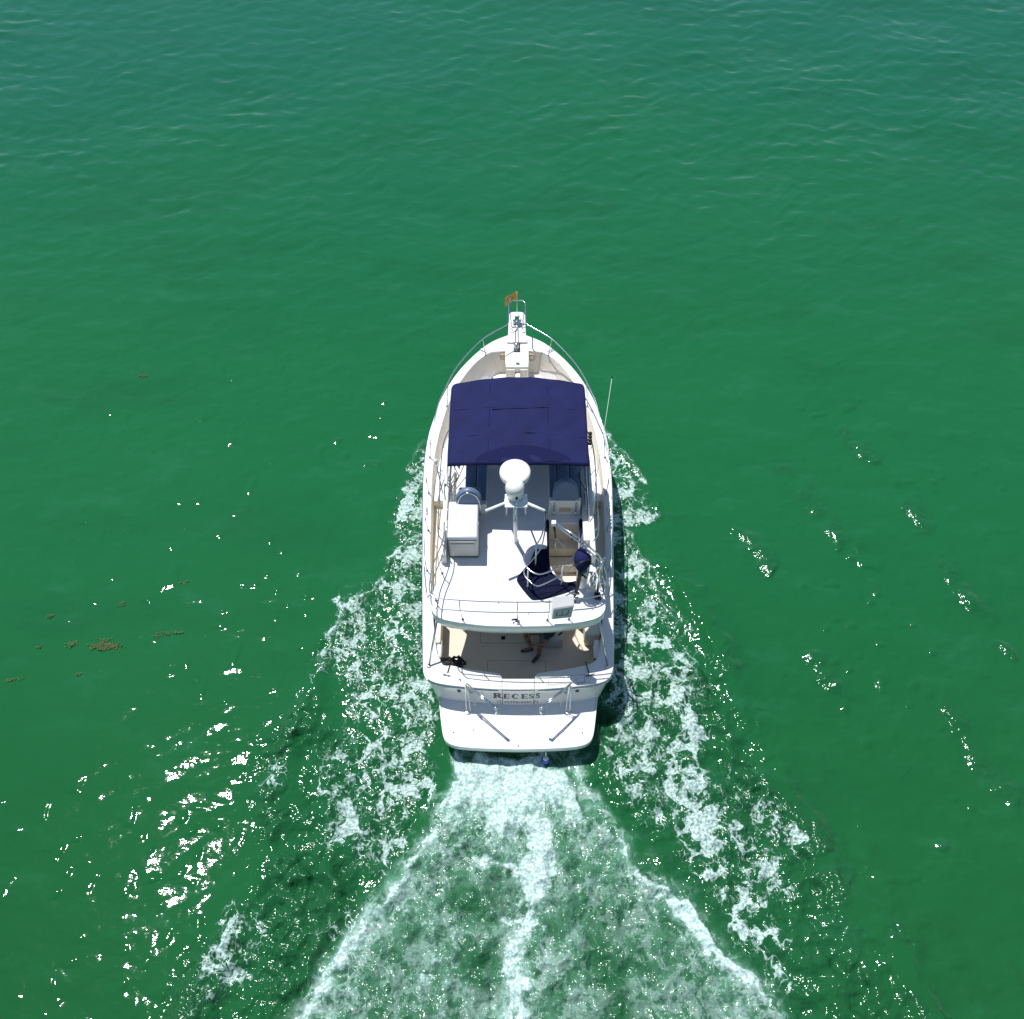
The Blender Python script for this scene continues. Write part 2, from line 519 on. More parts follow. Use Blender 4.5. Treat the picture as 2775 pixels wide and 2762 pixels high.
# venturi windscreen and helm console under the canopy
mb = MB()
for i in range(len(co) - 1):
    for s in (1, -1):
        a, b = co[i], co[i + 1]
        if a[1] < 4.9: continue
        mb.add([(s * a[0] * .97, a[1] - .05, 3.17), (s * b[0] * .97, b[1] - .05, 3.17), (s * b[0] * .93, b[1] - .2, 3.45), (s * a[0] * .93, a[1] - .2, 3.45)], [(0, 1, 2, 3)])
mb.build('windscreen', M['glass'], BOAT)
mb = MB().box(.15, 1.2, 4.95, 5.5, 2.85, 3.65, .05).box(.25, 1.1, 4.86, 4.97, 3.35, 3.66, .03, rot=('X', -.5))
helm = mb.build('helm_console', M['gel'], BOAT)
MB().tube([(.68 + .19 * math.cos(a), 4.80 - .05 * math.sin(a), 3.45 + .19 * math.sin(a)) for a in np.linspace(0, 2 * math.pi, 20)[:-1]], .014, 8, closed=True).build('wheel', M['steel'], helm)

# ladder well: side walls and steps going down through the hatch
mb = MB()
zt = 2.788
mb.box(.60, .655, 1.66, 3.24, .80, zt).box(1.305, 1.36, 1.80, 3.24, .80, zt).box(.655, 1.305, 3.195, 3.24, .80, zt)
mb.build('ladder_well', M['cream'], BOAT)
for k in range(5):
    y1 = 3.195 - .235 * k; z = 2.20 - .31 * k
    MB().box(.658, 1.302, y1 - .235, y1, z - .29, z, .004).build('step', M['cream'], BOAT)
mb = MB().tube([(1.30, 1.55, 2.45), (1.30, 1.35, 1.9), (1.22, 1.22, 1.5), (1.05, 1.24, 1.42)], .02, 8, 4)
mb = MB().tube([(.93, 1.85, 2.48), (.93, 1.28, 1.75), (.93, 1.22, 1.6), (.86, 1.2, 1.52)], .02, 8, 3)
mb.build('ladder_handrail', M['black'], BOAT)

# side lockers in the bridge
MB().box(1.37, 1.49, 2.6, 4.6, 2.85, 3.06, .02).build('side_locker', M['gel'], BOAT)
MB().box(-1.49, -1.40, 3.3, 4.6, 2.85, 3.06, .02).build('side_locker', M['gel'], BOAT)

# ---- bench seats
def bench(x0, x1, y0, y1, seams):
    b = MB().box(x0, x1, y0, y1, 2.85, 3.20, .02).build('bench_base', M['gel'], BOAT)
    xs = [x0] + seams + [x1]
    for a, c in zip(xs[:-1], xs[1:]):
        MB().box(a + .006, c - .006, y0 + .02, y1, 3.202, 3.32, .03).build('cushion', M['vinyl'], b)
    return b
bench(-1.14, -.67, 3.42, 4.75, [-.90])
b2 = bench(.66, 1.33, 3.52, 4.75, [.84, 1.12])
# aft face of the starboard seat module
m1 = MB().box(.655, 1.335, 3.40, 3.50, 2.85, 3.36, .02).build('seat_module', M['gel'], BOAT)
MB().box(.88, 1.13, 3.392, 3.399, 2.98, 3.12, .002).build('name_plate', M['tan'], m1)
MB().box(.655, .68, 3.36, 3.40, 2.86, 3.30, .008).build('trim', M['gel'], m1)
def arch(cx, y, z0, z1, w, r, lean=.12, flat=True):
    pts = []
    for t in np.linspace(0, 1, 15):
        a = math.pi * (1 - t)
        zz = z0 + (z1 - z0) * (.45 + .55 * math.sin(a)) if 0 < t < 1 else z0 + (z1 - z0) * .45
        pts.append((cx + w / 2 * math.cos(a), y + lean * (zz - z0), zz))
    return [(cx - w / 2, y, z0)] + pts + [(cx + w / 2, y, z0)]
def helm_chair(cx, y, z0, z1, w, hoop_from):
    c = MB()
    # rounded back pad
    out = []
    for t in np.linspace(0, 1, 17):
        a = math.pi * (1 - t)
        out.append((cx + (w / 2 + .04) * math.cos(a), z0 + (z1 - z0) * (.3 + .75 * math.sin(a))))
    ol = [(cx - w / 2 - .04, z0)] + out + [(cx + w / 2 + .04, z0)]
    n = len(ol)
    lean = .25
    V = []
    for dy, sc in ((.0, .93), (.03, 1.0), (.10, 1.0), (.13, .93)):
        for x, z in ol:
            V.append((cx + (x - cx) * sc, y + dy + lean * (z - z0), z0 + (z - z0) * sc))
    F = [tuple(range(n)), tuple(range(3 * n, 4 * n))[::-1]]
    for a in range(3):
        for i in range(n):
            F.append((a * n + i, a * n + (i + 1) % n, (a + 1) * n + (i + 1) % n, (a + 1) * n + i))
    c.add(V, F, True)
    ch = c.build('chair_back', M['vinyl'], BOAT)
    smooth_by_angle(ch.data, 50)
    MB().tube(arch(cx, y - .05, hoop_from, z1 - .03, w, .014, .22), .015, 8).build('back_hoop', M['steel'], ch)
    MB().tube([(cx - w / 2, y - .05 + .22 * (z0 + .05 - hoop_from), z0 + .05), (cx + w / 2, y - .05 + .22 * (z0 + .05 - hoop_from), z0 + .05)], .011, 8).build('hoop_bar', M['steel'], ch)
    MB().box(cx - w / 2, cx + w / 2, y + .12, y + .50, z0 - .12, z0 + .02, .04).build('chair_seat', M['vinyl'], ch)
    return ch
helm_chair(-1.03, 3.12, 3.55, 3.93, .46, 3.3)
helm_chair(1.0, 3.38, 3.42, 3.88, .47, 2.95)
for x in (.765, 1.235):
    MB().lathe([(0, 0), (.035, 0), (.035, .012), (.018, .02), (.018, .10), (.028, .11), (.028, .13), (0, .13)], (x, 3.385, 2.93), 14, axis=(0, -.5, 1)).build('hoop_foot', M['steel'], BOAT)
# chair pedestal
MB().lathe([(0, 0), (.16, 0), (.12, .03), (.05, .05), (.05, .58), (0, .58)], (-1.03, 3.38, 2.855), 20).build('chair_pedestal', M['steel'], BOAT)

# ---- storage cabinet (grey box with lid) at the port side
cb = MB().box(-1.43, -.83, 2.30, 3.26, 2.88, 3.50, .04).build('storage_cabinet', M['grey'], BOAT)
MB().box(-1.42, -.84, 2.31, 3.25, 2.852, 2.88).build('plinth', M['black'], cb)
MB().box(-1.45, -.83, 2.29, 3.20, 3.515, 3.62, .035).build('lid', M['lid'], cb)
MB().box(-1.40, -.90, 2.285, 2.298, 2.95, 3.38, .004).build('front_panel', M['grey'], cb)
MB().box(-.829, -.815, 2.70, 2.80, 3.42, 3.56, .006).build('latch', M['steel'], cb)
for y in (2.5, 3.0):
    MB().box(-1.475, -1.45, y, y + .07, 3.5, 3.6, .004).build('hinge', M['steel'], cb)
MB().box(-1.41, -.9, 2.284, 2.30, 3.45, 3.49, .004).build('lip', M['gel'], cb)

# ---- canopy
def canopy():
    nx, ny = 56, 44
    y0, y1 = 3.52, 5.84
    V = []; F = []
    def outline_half(y):
        t = (y - (y1 - .28)) / .28
        base = 1.435
        if t <= 0: return base
        return base - .26 * (1 - math.sqrt(max(0, 1 - min(t, 1) ** 2.2)))
    for j in range(ny + 1):
        v = j / ny
        y = y0 + (y1 - y0) * v
        hw = outline_half(y)
        for i in range(nx + 1):
            u = -1 + 2 * i / nx
            x = u * hw
            z = 4.58 - .10 * abs(u) ** 2.4
            z -= .10 * max(0, (v - .90) / .10) ** 2
            z += .012 * math.cos(v * math.pi * 6) * (1 - u * u)     # sag between bows
            z += .007 * math.sin(x * 11 + 3 * math.sin(y * 5)) + .004 * math.sin(y * 17 + 2.0 * math.sin(x * 4))
            yy = y + .07 * (1 - u * u) * v + (.0 if v > 0 else 0) - .05 * (1 - abs(u) ** 3) * (1 - v) ** 4
            V.append((x, yy, z))
    for j in range(ny):
        for i in range(nx):
            a = j * (nx + 1) + i
            F.append((a, a + 1, a + nx + 2, a + nx + 1))
    # valance round the edge
    edge = [i for i in range(nx + 1)] + [j * (nx + 1) + nx for j in range(1, ny + 1)] + [ny * (nx + 1) + i for i in range(nx - 1, -1, -1)] + [j * (nx + 1) for j in range(ny - 1, 0, -1)]
    base = len(V)
    for e in edge:
        x, y, z = V[e]
        dx = .012 * (1 if x > 0 else -1)
        V.append((x + dx, y + (-.01 if y < y0 + .1 else .012), z - .055))
    m_ = len(edge)
    for i in range(m_):
        F.append((edge[i], base + i, base + (i + 1) % m_, edge[(i + 1) % m_]))
    m = MB(); m.add(V, F, True)
    o = m.build('canopy', M['navy'], BOAT)
    return o, outline_half
can, oh = canopy()
def can_z(x, y):
    return 4.58 - .10 * abs(x / 1.435) ** 2.4
# sewn seams and folds standing on the cloth
def fold(pts, r, nm='fold'):
    m = MB().tube([(x, y, can_z(x, y) + .003) for x, y in pts], r, 6, 4)
    return m.build(nm, M['navy'], can)
fold([(-1.38, 4.94), (-.7, 4.96), (0, 4.97), (.7, 4.96), (1.38, 4.94)], .006, 'seam')
fold([(-1.38, 4.20), (-.7, 4.22), (0, 4.23), (.7, 4.22), (1.38, 4.20)], .006, 'seam')
fold([(-.60, 5.67), (-.61, 4.77), (-.62, 3.77)], .005, 'seam')
fold([(.62, 5.67), (.62, 4.77), (.63, 3.77)], .005, 'seam')
fold([(-.55, 4.91), (-.2, 4.92), (.2, 4.93), (.55, 4.97)], .014)
fold([(-.60, 4.27), (-.2, 4.29), (.2, 4.26), (.5, 4.25)], .012)
fold([(-.85, 3.59), (-.5, 3.77), (-.15, 3.87), (.3, 3.77), (.75, 3.69)], .010)
# the second, darker layer of cloth overlapping near the aft edge
ov = []
nq = 26
Vv = []
for i in range(nq + 1):
    x = -.86 + (1.05 + .86) * i / nq
    t = (x + .86) / 1.91
    yt = 3.40 + .36 * math.sin(math.pi * min(t / .55, 1) * .5) if t < .55 else 3.40 + .36 * (1 - (t - .55) / .45) ** .5 * .6 + .04
    yt = 3.60 + .31 * math.sin(math.pi * min(max(t, 0), 1)) ** .8
    for k in range(4):
        y = 3.50 + (yt - 3.50) * k / 3
        Vv.append((x, y, can_z(x, y) + .013))
mm = MB()
mm.add(Vv, [(i * 4 + k, (i + 1) * 4 + k, (i + 1) * 4 + k + 1, i * 4 + k + 1) for i in range(nq) for k in range(3)], True)
mm.build('overlap_panel', M['navy3'], can)
MB().tube([(-1.44, 3.51, 4.43), (-.9, 3.48, 4.50), (0, 3.46, 4.535), (.9, 3.48, 4.50), (1.44, 3.51, 4.43)], .022, 8, 5).build('edge_roll', M['navy2'], can)
# canopy bows
for (yt, yb) in ((3.60, 3.95), (4.3, 4.0), (5.05, 4.05), (5.7, 4.1)):
    pts = [(-1.53, yb, 3.18), (-1.46, yb + (yt - yb) * .8, 4.2), (-1.38, yt, 4.40), (-1.1, yt, 4.46), (0, yt, 4.52), (1.1, yt, 4.46), (1.38, yt, 4.40), (1.46, yb + (yt - yb) * .8, 4.2), (1.53, yb, 3.18)]
    MB().tube(pts, .0127, 8, 4).build('canopy_bow', M['steel'], BOAT)
for s in (1, -1):
    MB().tube([(s * 1.38, 3.60, 4.38), (s * 1.50, 3.0, 3.22)], .011, 6).build('canopy_strut', M['steel'], BOAT)
    MB().tube([(s * 1.36, 3.66, 4.36), (s * 1.24, 3.65, 3.9), (s * 1.5, 3.70, 3.2)], .009, 6).build('canopy_strap', M['black'], BOAT)
    MB().box(s * 1.44 - .02, s * 1.44 + .02, 3.3, 3.95, 3.19, 3.22, .008).build('grab_rail', M['steel'], BOAT)

# ---- radar mast
mast = MB().box(-.27, .17, 2.30, 2.62, 4.615, 4.65, .01).build('radar_mast', M['alu'], BOAT)
MB().tube([(-.05, 2.72, 2.85), (-.065, 2.50, 3.8), (-.07, 2.42, 4.62)], .042, 14).build('mast_strut', M['alu'], mast)
MB().lathe([(0, 0), (.085, 0), (.08, .012), (.05, .02), (.05, .05), (0, .05)], (-.05, 2.72, 2.852), 20).build('strut_foot', M['alu'], mast)
for x0, x1 in ((-.23, -.25), (.14, .16)):
    MB().tube([(x1, 3.38, 2.85), (x0, 2.50, 4.62)], .02, 10).build('mast_leg', M['alu'], mast)
MB().tube([(-.24, 2.74, 4.17), (.145, 2.74, 4.17)], .014, 8).build('mast_brace', M['alu'], mast)
for s, xt in ((-1, -.64), (1, .51)):
    MB().tube([(-.05 + s * .13, 2.46, 4.62), (xt, 2.23, 4.62)], .030, 12).build('spreader', M['alu'], mast)
    MB().box(-.05 + s * .17 - .06, -.05 + s * .17 + .06, 2.40, 2.50, 4.58, 4.67, .02).build('spreader_bracket', M['alu'], mast)
# forward bracket and the two domes
MB().box(-.15, .03, 2.55, 2.95, 4.80, 4.86, .01).build('dome_bracket', M['alu'], mast)
MB().lathe([(0, 0), (.24, 0), (.295, .02), (.305, .06), (.305, .105), (.300, .11), (.303, .12), (.30, .15), (.262, .168), (.20, .182), (.10, .19), (0, .192)], (-.07, 2.90, 4.87), 48).build('radar_dome', M['gel'], mast)
MB().lathe([(0, 0), (.13, 0), (.150, .02), (.163, .06), (.180, .20), (.188, .24), (.191, .27), (.186, .33), (.163, .39), (.12, .43), (.06, .45), (0, .455)], (-.075, 2.56, 4.652), 40).build('satellite_dome', M['gel'], mast)
MB().lathe([(0, 0), (.028, 0), (.028, .02), (0, .024)], (-.04, 2.382, 4.83), 16, axis=(0.05, -1, -.12)).build('dome_light', M['black'], mast)
mb = MB().tube([(-.03, 2.36, 4.80), (-.05, 2.33, 4.5), (-.07, 2.30, 4.2)], .008, 6)
mb.build('mast_antenna', M['steel'], mast)
MB().lathe([(0, 0), (.025, 0), (.03, .03), (.03, .08), (0, .085)], (-.07, 2.30, 4.13), 14).build('anchor_light', M['gel'], mast)
MB().tube([(.51, 2.23, 4.62), (.53, 2.22, 4.4), (.53, 2.35, 3.9), (.545, 2.62, 3.2)], .008, 6, 4).build('halyard', M['ropeb'], mast)

# ---- flybridge rails
def rail(name, pts, r=.0127, sm=5, parent=BOAT, m='steel'):
    return MB().tube(pts, r, 8, sm).build(name, M[m], parent)
ZT, ZM = 3.65, 3.25
aft_top = [(-1.53, 2.75, 3.50), (-1.52, 2.3, ZT - .05), (-1.58, 2.0, ZT), (-1.69, 1.62, ZT), (-1.74, 1.25, ZT), (-1.735, 1.0, ZT), (-1.66, .88, ZT), (-1.5, .83, ZT), (-.8, .77, ZT), (0, .75, ZT), (.62, .76, ZT)]
aft_mid = [(-1.52, 2.75, 3.2), (-1.53, 2.3, ZM), (-1.58, 2.0, ZM), (-1.69, 1.62, ZM), (-1.735, 1.25, ZM), (-1.73, .99, ZM), (-1.65, .87, ZM), (-1.5, .83, ZM), (-.8, .77, ZM), (0, .75, ZM), (.62, .76, ZM)]
rail('aft_rail_top', aft_top); rail('aft_rail_mid', aft_mid)
r1 = [(1.02, .82, ZT), (1.4, .86, ZT), (1.62, .92, ZT), (1.72, 1.05, ZT), (1.73, 1.3, ZT), (1.68, 1.62, ZT), (1.60, 1.85, ZT)]
r2 = [(1.02, .80, ZM), (1.4, .84, ZM), (1.62, .90, ZM), (1.73, 1.03, ZM), (1.74, 1.3, ZM), (1.69, 1.62, ZM), (1.61, 1.85, ZM)]
rail('starboard_quarter_rail', r1, .014); rail('starboard_quarter_rail', r2, .014)
for (x, y) in ((-1.15, .76), (-.02, .72), (1.04, .76), (-1.72, 1.2), (-1.62, 1.85), (1.72, 1.2), (1.62, 1.8), (.60, .74)):
    MB().tube([(x * .97, y + .06, 2.85), (x, y + .03, ZM), (x, y + .03, ZT)], .011, 8).build('stanchion', M['steel'], BOAT)
    MB().lathe([(0, 0), (.032, 0), (.028, .012), (0, .014)], (x * .97, y + .06, 2.851), 12).build('stanchion_foot', M['steel'], BOAT)
for s in (1, -1):
    g = [(s * 1.52, 2.3, 3.45), (s * 1.66, 2.6, 3.36), (s * 1.67, 3.4, 3.34), (s * 1.68, 4.3, 3.34), (s * 1.64, 5.0, 3.36), (s * 1.50, 5.5, 3.36)]
    rail('side_grab_rail', g, .013)
    for y in (2.75, 3.45, 4.25, 4.95):
        MB().tube([(s * 1.59, y, 3.15), (s * 1.665, y, 3.34)], .008, 6).build('rail_bracket', M['steel'], BOAT)
# gate rails round the ladder hatch
ht = [(.56, 2.95), (.53, 2.6), (.45, 2.29), (.34, 2.1), (.13, 1.87), (.11, 1.73), (.19, 1.55), (.33, 1.44), (.47, 1.43), (.72, 1.54), (.93, 1.68), (1.12, 1.85), (1.25, 2.06), (1.30, 2.4)]
hl = [(.56, 2.72), (.46, 2.29), (.21, 1.90), (.12, 1.77), (.13, 1.63), (.21, 1.51), (.34, 1.40), (.47, 1.41), (.87, 1.64), (1.14, 1.88), (1.28, 2.3)]
rail('hatch_rail_top', [(x, y, 3.60 if y < 2.6 else 3.58) for x, y in ht], .015)
rail('hatch_rail_low', [(x, y, 3.22) for x, y in hl], .014)
rail('hatch_rail_end', [(.56, 2.95, 3.58), (.57, 3.0, 3.3), (.575, 3.0, 2.86)], .013, 3)
for (x, y) in ((.19, 1.56), (.88, 1.63), (.36, 2.11), (1.30, 2.38)):
    MB().tube([(x, y, 2.85), (x, y, 3.60)], .015, 8).build('stanchion', M['alu'], BOAT)
    MB().lathe([(0, 0), (.035, 0), (.03, .012), (0, .014)], (x, y, 2.852), 12).build('stanchion_foot', M['steel'], BOAT)

# ---- bow rail and side rails
bt = [(2.0, 2.2, zsheer(2.2) + .05), (2.03, 2.5, 1.93), (2.08, 3.4, 2.05), (2.10, 4.4, 2.20), (2.10, 5.3, 2.40), (1.97, 6.15, 2.62), (1.88, 6.72, 2.70), (1.76, 7.12, 2.74), (1.57, 7.68, 2.76), (1.32, 8.18, 2.77), (.93, 8.76, 2.78), (.62, 9.06, 2.79), (.30, 9.30, 2.80), (.22, 9.42, 2.81), (.215, 9.75, 2.85), (.205, 10.0, 2.88), (.14, 10.10, 2.90), (0, 10.11, 2.90)]
def mirx(pts): return [(-x, y, z) for x, y, z in pts]
rail('bow_rail', bt + mirx(bt[::-1][1:]), .014, 5)
low = [(2.12, 5.0, 2.02), (2.02, 6.0, 2.15), (1.80, 6.98, 2.32), (1.36, 8.1, 2.40), (.95, 8.76, 2.43), (.34, 9.28, 2.45)]
for s in (1, -1):
    for (xb, yb, xt, yt, ztp) in ((.80, 8.98, .86, 8.84, 2.78), (1.74, 7.4, 1.66, 7.42, 2.755), (2.10, 5.9, 2.02, 5.85, 2.55), (2.08, 4.9, 2.105, 4.88, 2.30), (2.05, 3.9, 2.09, 3.9, 2.12), (2.03, 2.85, 2.05, 2.85, 1.97)):
        MB().tube([(s * xb, yb, zsheer(yb) - .005), (s * xt, yt, ztp)], .011, 8).build('bow_rail_stanchion', M['steel'], BOAT)
        MB().lathe([(0, 0), (.03, 0), (.026, .012), (0, .014)], (s * xb, yb, zsheer(yb) + .001), 12).build('stanchion_foot', M['steel'], BOAT)
    MB().tube([(s * .12, 9.72, 2.205), (s * .205, 9.98, 2.86)], .011, 8).build('bow_rail_stanchion', M['steel'], BOAT)
    MB().tube([(s * .20, 9.75, 2.21), (s * .14, 9.73, 2.3)], .008, 6).build('pulpit_brace', M['steel'], BOAT)
# cockpit posts from the cap to the overhang
for s in (1, -1):
    MB().tube([(s * 1.88, .52, 1.40), (s * 1.66, 1.02, 2.5)], .022, 12).build('cockpit_post', M['steel'], BOAT)
    MB().lathe([(0, 0), (.05, 0), (.045, .02), (.03, .03), (0, .03)], (s * 1.88, .52, 1.402), 16).build('post_foot', M['steel'], BOAT)
    cleat(s * 1.50, .30, 1.40, .25 * s, m='black')
    MB().tube([(s * 1.42, .62, 1.42), (s * 1.48, .36, 1.42)], .012, 6).build('cleat_line', M['black'], BOAT)
    MB().lathe([(0, 0), (.03, 0), (.03, .006), (0, .008)], (s * 1.22, .20, 1.402), 14).build('deck_fill', M['steel'], BOAT)
    # bolster pads on the cockpit sides
    MB().box(s * 1.70 - .07, s * 1.70 + .07, .78, 1.22, 1.0, 1.30, .05).build('bolster', M['white'], BOAT)
    MB().box(s * 1.70 - .075, s * 1.70 + .075, .77, .80, 1.0, 1.25, .01).build('bolster_strap', M['black'], BOAT)
# curved moulded seat ends in the cockpit
MB().box(-1.80, -1.66, 1.1, 1.9, .76, 1.36, .03).build('side_locker', M['cream'], BOAT)
MB().box(1.45, 1.80, 1.35, 1.95, .76, 1.30, .06).build('corner_seat', M['cream'], BOAT)
# aft bench for the seated person
MB().box(.50, .98, 1.30, 1.85, .765, 1.12, .02).build('cockpit_seat', M['grey'], BOAT)

for (x, y) in ((-1.35, 1.9), (-.4, 1.2), (.2, .95), (1.5, 1.05)):
    MB().lathe([(0, 0), (.016, 0), (.014, .006), (0, .008)], (x, y, 2.851), 10).build('deck_screw_plate', M['steel'], BOAT)
MB().tube([(-.04, .78, 2.93), (-.09, .76, 2.96), (-.13, .77, 2.93)], .02, 8).build('stern_light', M['black'], BOAT)
MB().box(-.07, .02, .70, .80, 2.851, 2.88, .006).build('stern_light_base', M['steel'], BOAT)
# hatch line on the aft cap and gate seams
plate('cap_hatch', [(.62, .10), (1.38, .15), (1.40, .33), (.65, .26)], [], 1.40, 1.404, M['gel'], BOAT)
seam_line([(.62, .10), (.65, .26), (1.40, .33), (1.38, .15), (.62, .10)], 1.4015, .006).build('cap_hatch_seam', M['seam'], BOAT)
for s in (1, -1):
    seam_line([(s * .338, .235), (s * .338, -.008)], 1.40, .010).build('gate_seam', M['seam'], BOAT)
    seam_line([(s * x, y + .055) for x, y in [(.34, .0), (1.0, .04), (1.5, .10)]], 1.40, .004).build('cap_seam', M['seam'], BOAT)

# transom gate, its outline, the name
def on_transom(x, z, off=.006):
    return (x, transom_y(x, z) - off, z)
def quad_strip(name, x0, x1, z0, z1, m, off, parent=BOAT, n=8):
    V = []
    for i in range(n + 1):
        x = x0 + (x1 - x0) * i / n
        V += [on_transom(x, z0, off), on_transom(x, z1, off)]
    k = len(V)
    V += [(a, b + off + .01, c) for a, b, c in V]
    F = [(2 * i, 2 * i + 2, 2 * i + 3, 2 * i + 1) for i in range(n)]
    F += [(0, 1, k + 1, k), (2 * n + 1, 2 * n, k + 2 * n, k + 2 * n + 1)]
    F += [(2 * i + 1, 2 * i + 3, k + 2 * i + 3, k + 2 * i + 1) for i in range(n)] + [(2 * i + 2, 2 * i, k + 2 * i, k + 2 * i + 2) for i in range(n)]
    m_ = MB(); m_.add(V, F)
    return m_.build(name, m, parent)
gt = quad_strip('transom_gate', -.325, .325, .56, 1.33, M['gel'], .012)
quad_strip('gate_outline', -.337, .337, .55, 1.34, M['seam'], .004, gt)

def ribbon(mb, pts, ws, off):
    """2D stroke (x,z) of varying width laid on the transom"""
    P = [Vector((p[0], p[1])) for p in pts]
    n = len(P)
    L = []; R = []
    for i, p in enumerate(P):
        d = (P[min(i + 1, n - 1)] - P[max(i - 1, 0)])
        d = d.normalized() if d.length > 0 else Vector((1, 0))
        nn = Vector((-d.y, d.x)) * ws[i] / 2
        L.append(p + nn); R.append(p - nn)
    V = [on_transom(q.x, q.y, off) for q in L + R]
    F = [(i, i + 1, n + i + 1, n + i) for i in range(n - 1)]
    mb.add(V, F)
def glyph(mb, ch, x, z, w, h, off, heavy=.30, thin=.09):
    H_ = heavy * w; t = thin * h
    X = lambda a: x + a * w
    Z = lambda a: z + a * h
    def line(a, b, w0, w1=None):
        ribbon(mb, [(X(a[0]), Z(a[1])), (X(b[0]), Z(b[1]))], [w0, w1 or w0], off)
    def arc(cx, cz, rx, rz, a0, a1, wa, wb, n=12):
        pts = []; ws = []
        for i in range(n + 1):
            t_ = i / n
            a = math.radians(a0 + (a1 - a0) * t_)
            pts.append((X(cx + rx * math.cos(a)), Z(cz + rz * math.sin(a))))
            ws.append(wa + (wb - wa) * math.sin(math.pi * t_))
        ribbon(mb, pts, ws, off)
    stem = lambda a: line((a, 0), (a, 1), H_)
    serif = lambda a, zz, l=.2: line((a - l, zz), (a + l, zz), t)
    if ch in 'EFRPBTUHN':
        pass
    if ch == 'E' or ch == 'F':
        stem(.25); serif(.25, .03, .25); serif(.25, .97, .25)
        line((.25, .97), (.92, .97), t); line((.9, .99), (.9, .80), t * .8, t * .3)
        line((.3, .52), (.72, .52), t); line((.72, .62), (.72, .42), t * .7)
        if ch == 'E':
            line((.25, .03), (.98, .03), t); line((.96, .0), (.98, .22), t * .8, t * .3)
    elif ch == 'R' or ch == 'P' or ch == 'B':
        stem(.22); serif(.22, .03, .22); serif(.22, .97, .22)
        line((.2, .97), (.5, .97), t)
        arc(.48, .74, .30, .23, 90, -90, t, H_ * .95)
        line((.25, .50), (.5, .50), t)
        if ch == 'R':
            line((.50, .50), (.92, .02), H_ * .9, H_ * .9); line((.85, .03), (1.08, .03), t)
        if ch == 'B':
            arc(.5, .265, .33, .235, 90, -90, t, H_ * .95); line((.25, .03), (.5, .03), t)
    elif ch == 'C' or ch == 'G':
        arc(.52, .5, .42, .47, 55, 305, t, H_)
        line((.78, .9), (.90, .70), t * .9, t * .4)
        if ch == 'G': line((.84, .42), (.84, .1), H_ * .6); line((.66, .42), (1.0, .42), t)
    elif ch == 'S':
        arc(.48, .735, .29, .235, 30, 200, t, H_ * .6)
        ribbon(mb, [(X(.22), Z(.70)), (X(.34), Z(.58)), (X(.62), Z(.44)), (X(.78), Z(.28))], [H_ * .5, H_ * .95, H_ * .95, H_ * .5], off)
        arc(.49, .265, .31, .235, 20, -160, H_ * .3, t)
        line((.72, .93), (.78, .74), t * .8, t * .3); line((.2, .26), (.17, .06), t * .3, t * .8)
    elif ch == 'T':
        stem(.5); serif(.5, .03, .2); line((.05, .97), (.95, .97), t); line((.07, .98), (.05, .78), t * .7); line((.93, .98), (.95, .78), t * .7)
    elif ch == 'U':
        line((.2, .25), (.2, 1), H_); line((.84, .25), (.84, 1), t); arc(.52, .28, .32, .26, 180, 360, t, t * 1.3); serif(.2, .97, .18); serif(.84, .97, .16)
    elif ch == ',':
        line((.3, .1), (.2, -.18), H_ * .6, t * .5)
    elif ch == 'L':
        stem(.25); serif(.25, .97, .22); line((.0, .03), (.9, .03), t); line((.88, 0), (.92, .25), t * .8, t * .3)
names = MB()
def word(parts, z, h, off_of):
    for ch, x, w in parts:
        glyph(names, ch, x, z, w, h, off_of(x))
offn = lambda x: .016 if abs(x) < .34 else .008
word([('R', -.525, .175), ('E', -.315, .145), ('C', -.130, .155), ('E', .060, .145), ('S', .215, .125), ('S', .355, .125)], .935, .232, lambda x: .016 if x > -.4 and x < .3 else .008)
names.build('name_lettering', M['letter'], BOAT)
names = MB()
txt = 'ST PETERSBURG,FL'
x = -.455
for ch in txt:
    if ch == ' ':
        x += .05; continue
    if ch == ',':
        glyph(names, ch, x, .70, .03, .075, .016); x += .035; continue
    glyph(names, ch, x, .69, .046, .092, .016 if abs(x) < .32 else .008, heavy=.32, thin=.15)
    x += .059
names.build('port_lettering', M['letter2'], BOAT)
for s in (1, -1):
    MB().box(s * 1.24 - .035, s * 1.24 + .035, transom_y(1.24, 1.15) - .02, transom_y(1.24, 1.15) + .02, 1.10, 1.2, .006).build('vent_cover', M['seam'], BOAT)

# ---- swim platform
PLT = [(0, -.905), (.6, -.89), (1.1, -.86), (1.36, -.815), (1.50, -.74), (1.58, -.62), (1.63, -.4), (1.69, 0), (1.73, .28), (0, .12)]
pd = dens(PLT[:9], 4) + [(0, .28)]
plate('platform_rim', mirror(pd), [mirror([(0, -.865), (.6, -.85), (1.1, -.82), (1.34, -.775), (1.46, -.70), (1.535, -.6), (1.585, -.4), (1.65, .0), (1.70, .26), (0, .26)])], .26, .425, M['gel'], BOAT, bev=.015)
pf = mirror([(0, -.857), (.6, -.842), (1.1, -.812), (1.335, -.768), (1.452, -.695), (1.528, -.6), (1.578, -.4), (1.643, .0), (1.69, .26), (0, .26)])
plate('swim_platform', pf, [], .28, .405, M['skid'], BOAT)
mb = MB()
prim = [(0, -.861), (.6, -.846), (1.1, -.816), (1.337, -.772), (1.456, -.698), (1.531, -.6), (1.581, -.4), (1.646, .0)]
for s in (1, -1):
    a = seam_line([(s * x, y) for x, y in prim], .405, .016, .002); mb.add(a.v, a.f)
for x in (-.53, .56):
    a = seam_line([(x, .05), (x, -.80)], .405, .006); mb.add(a.v, a.f)
mb.build('platform_seam', M['grey'], BOAT)
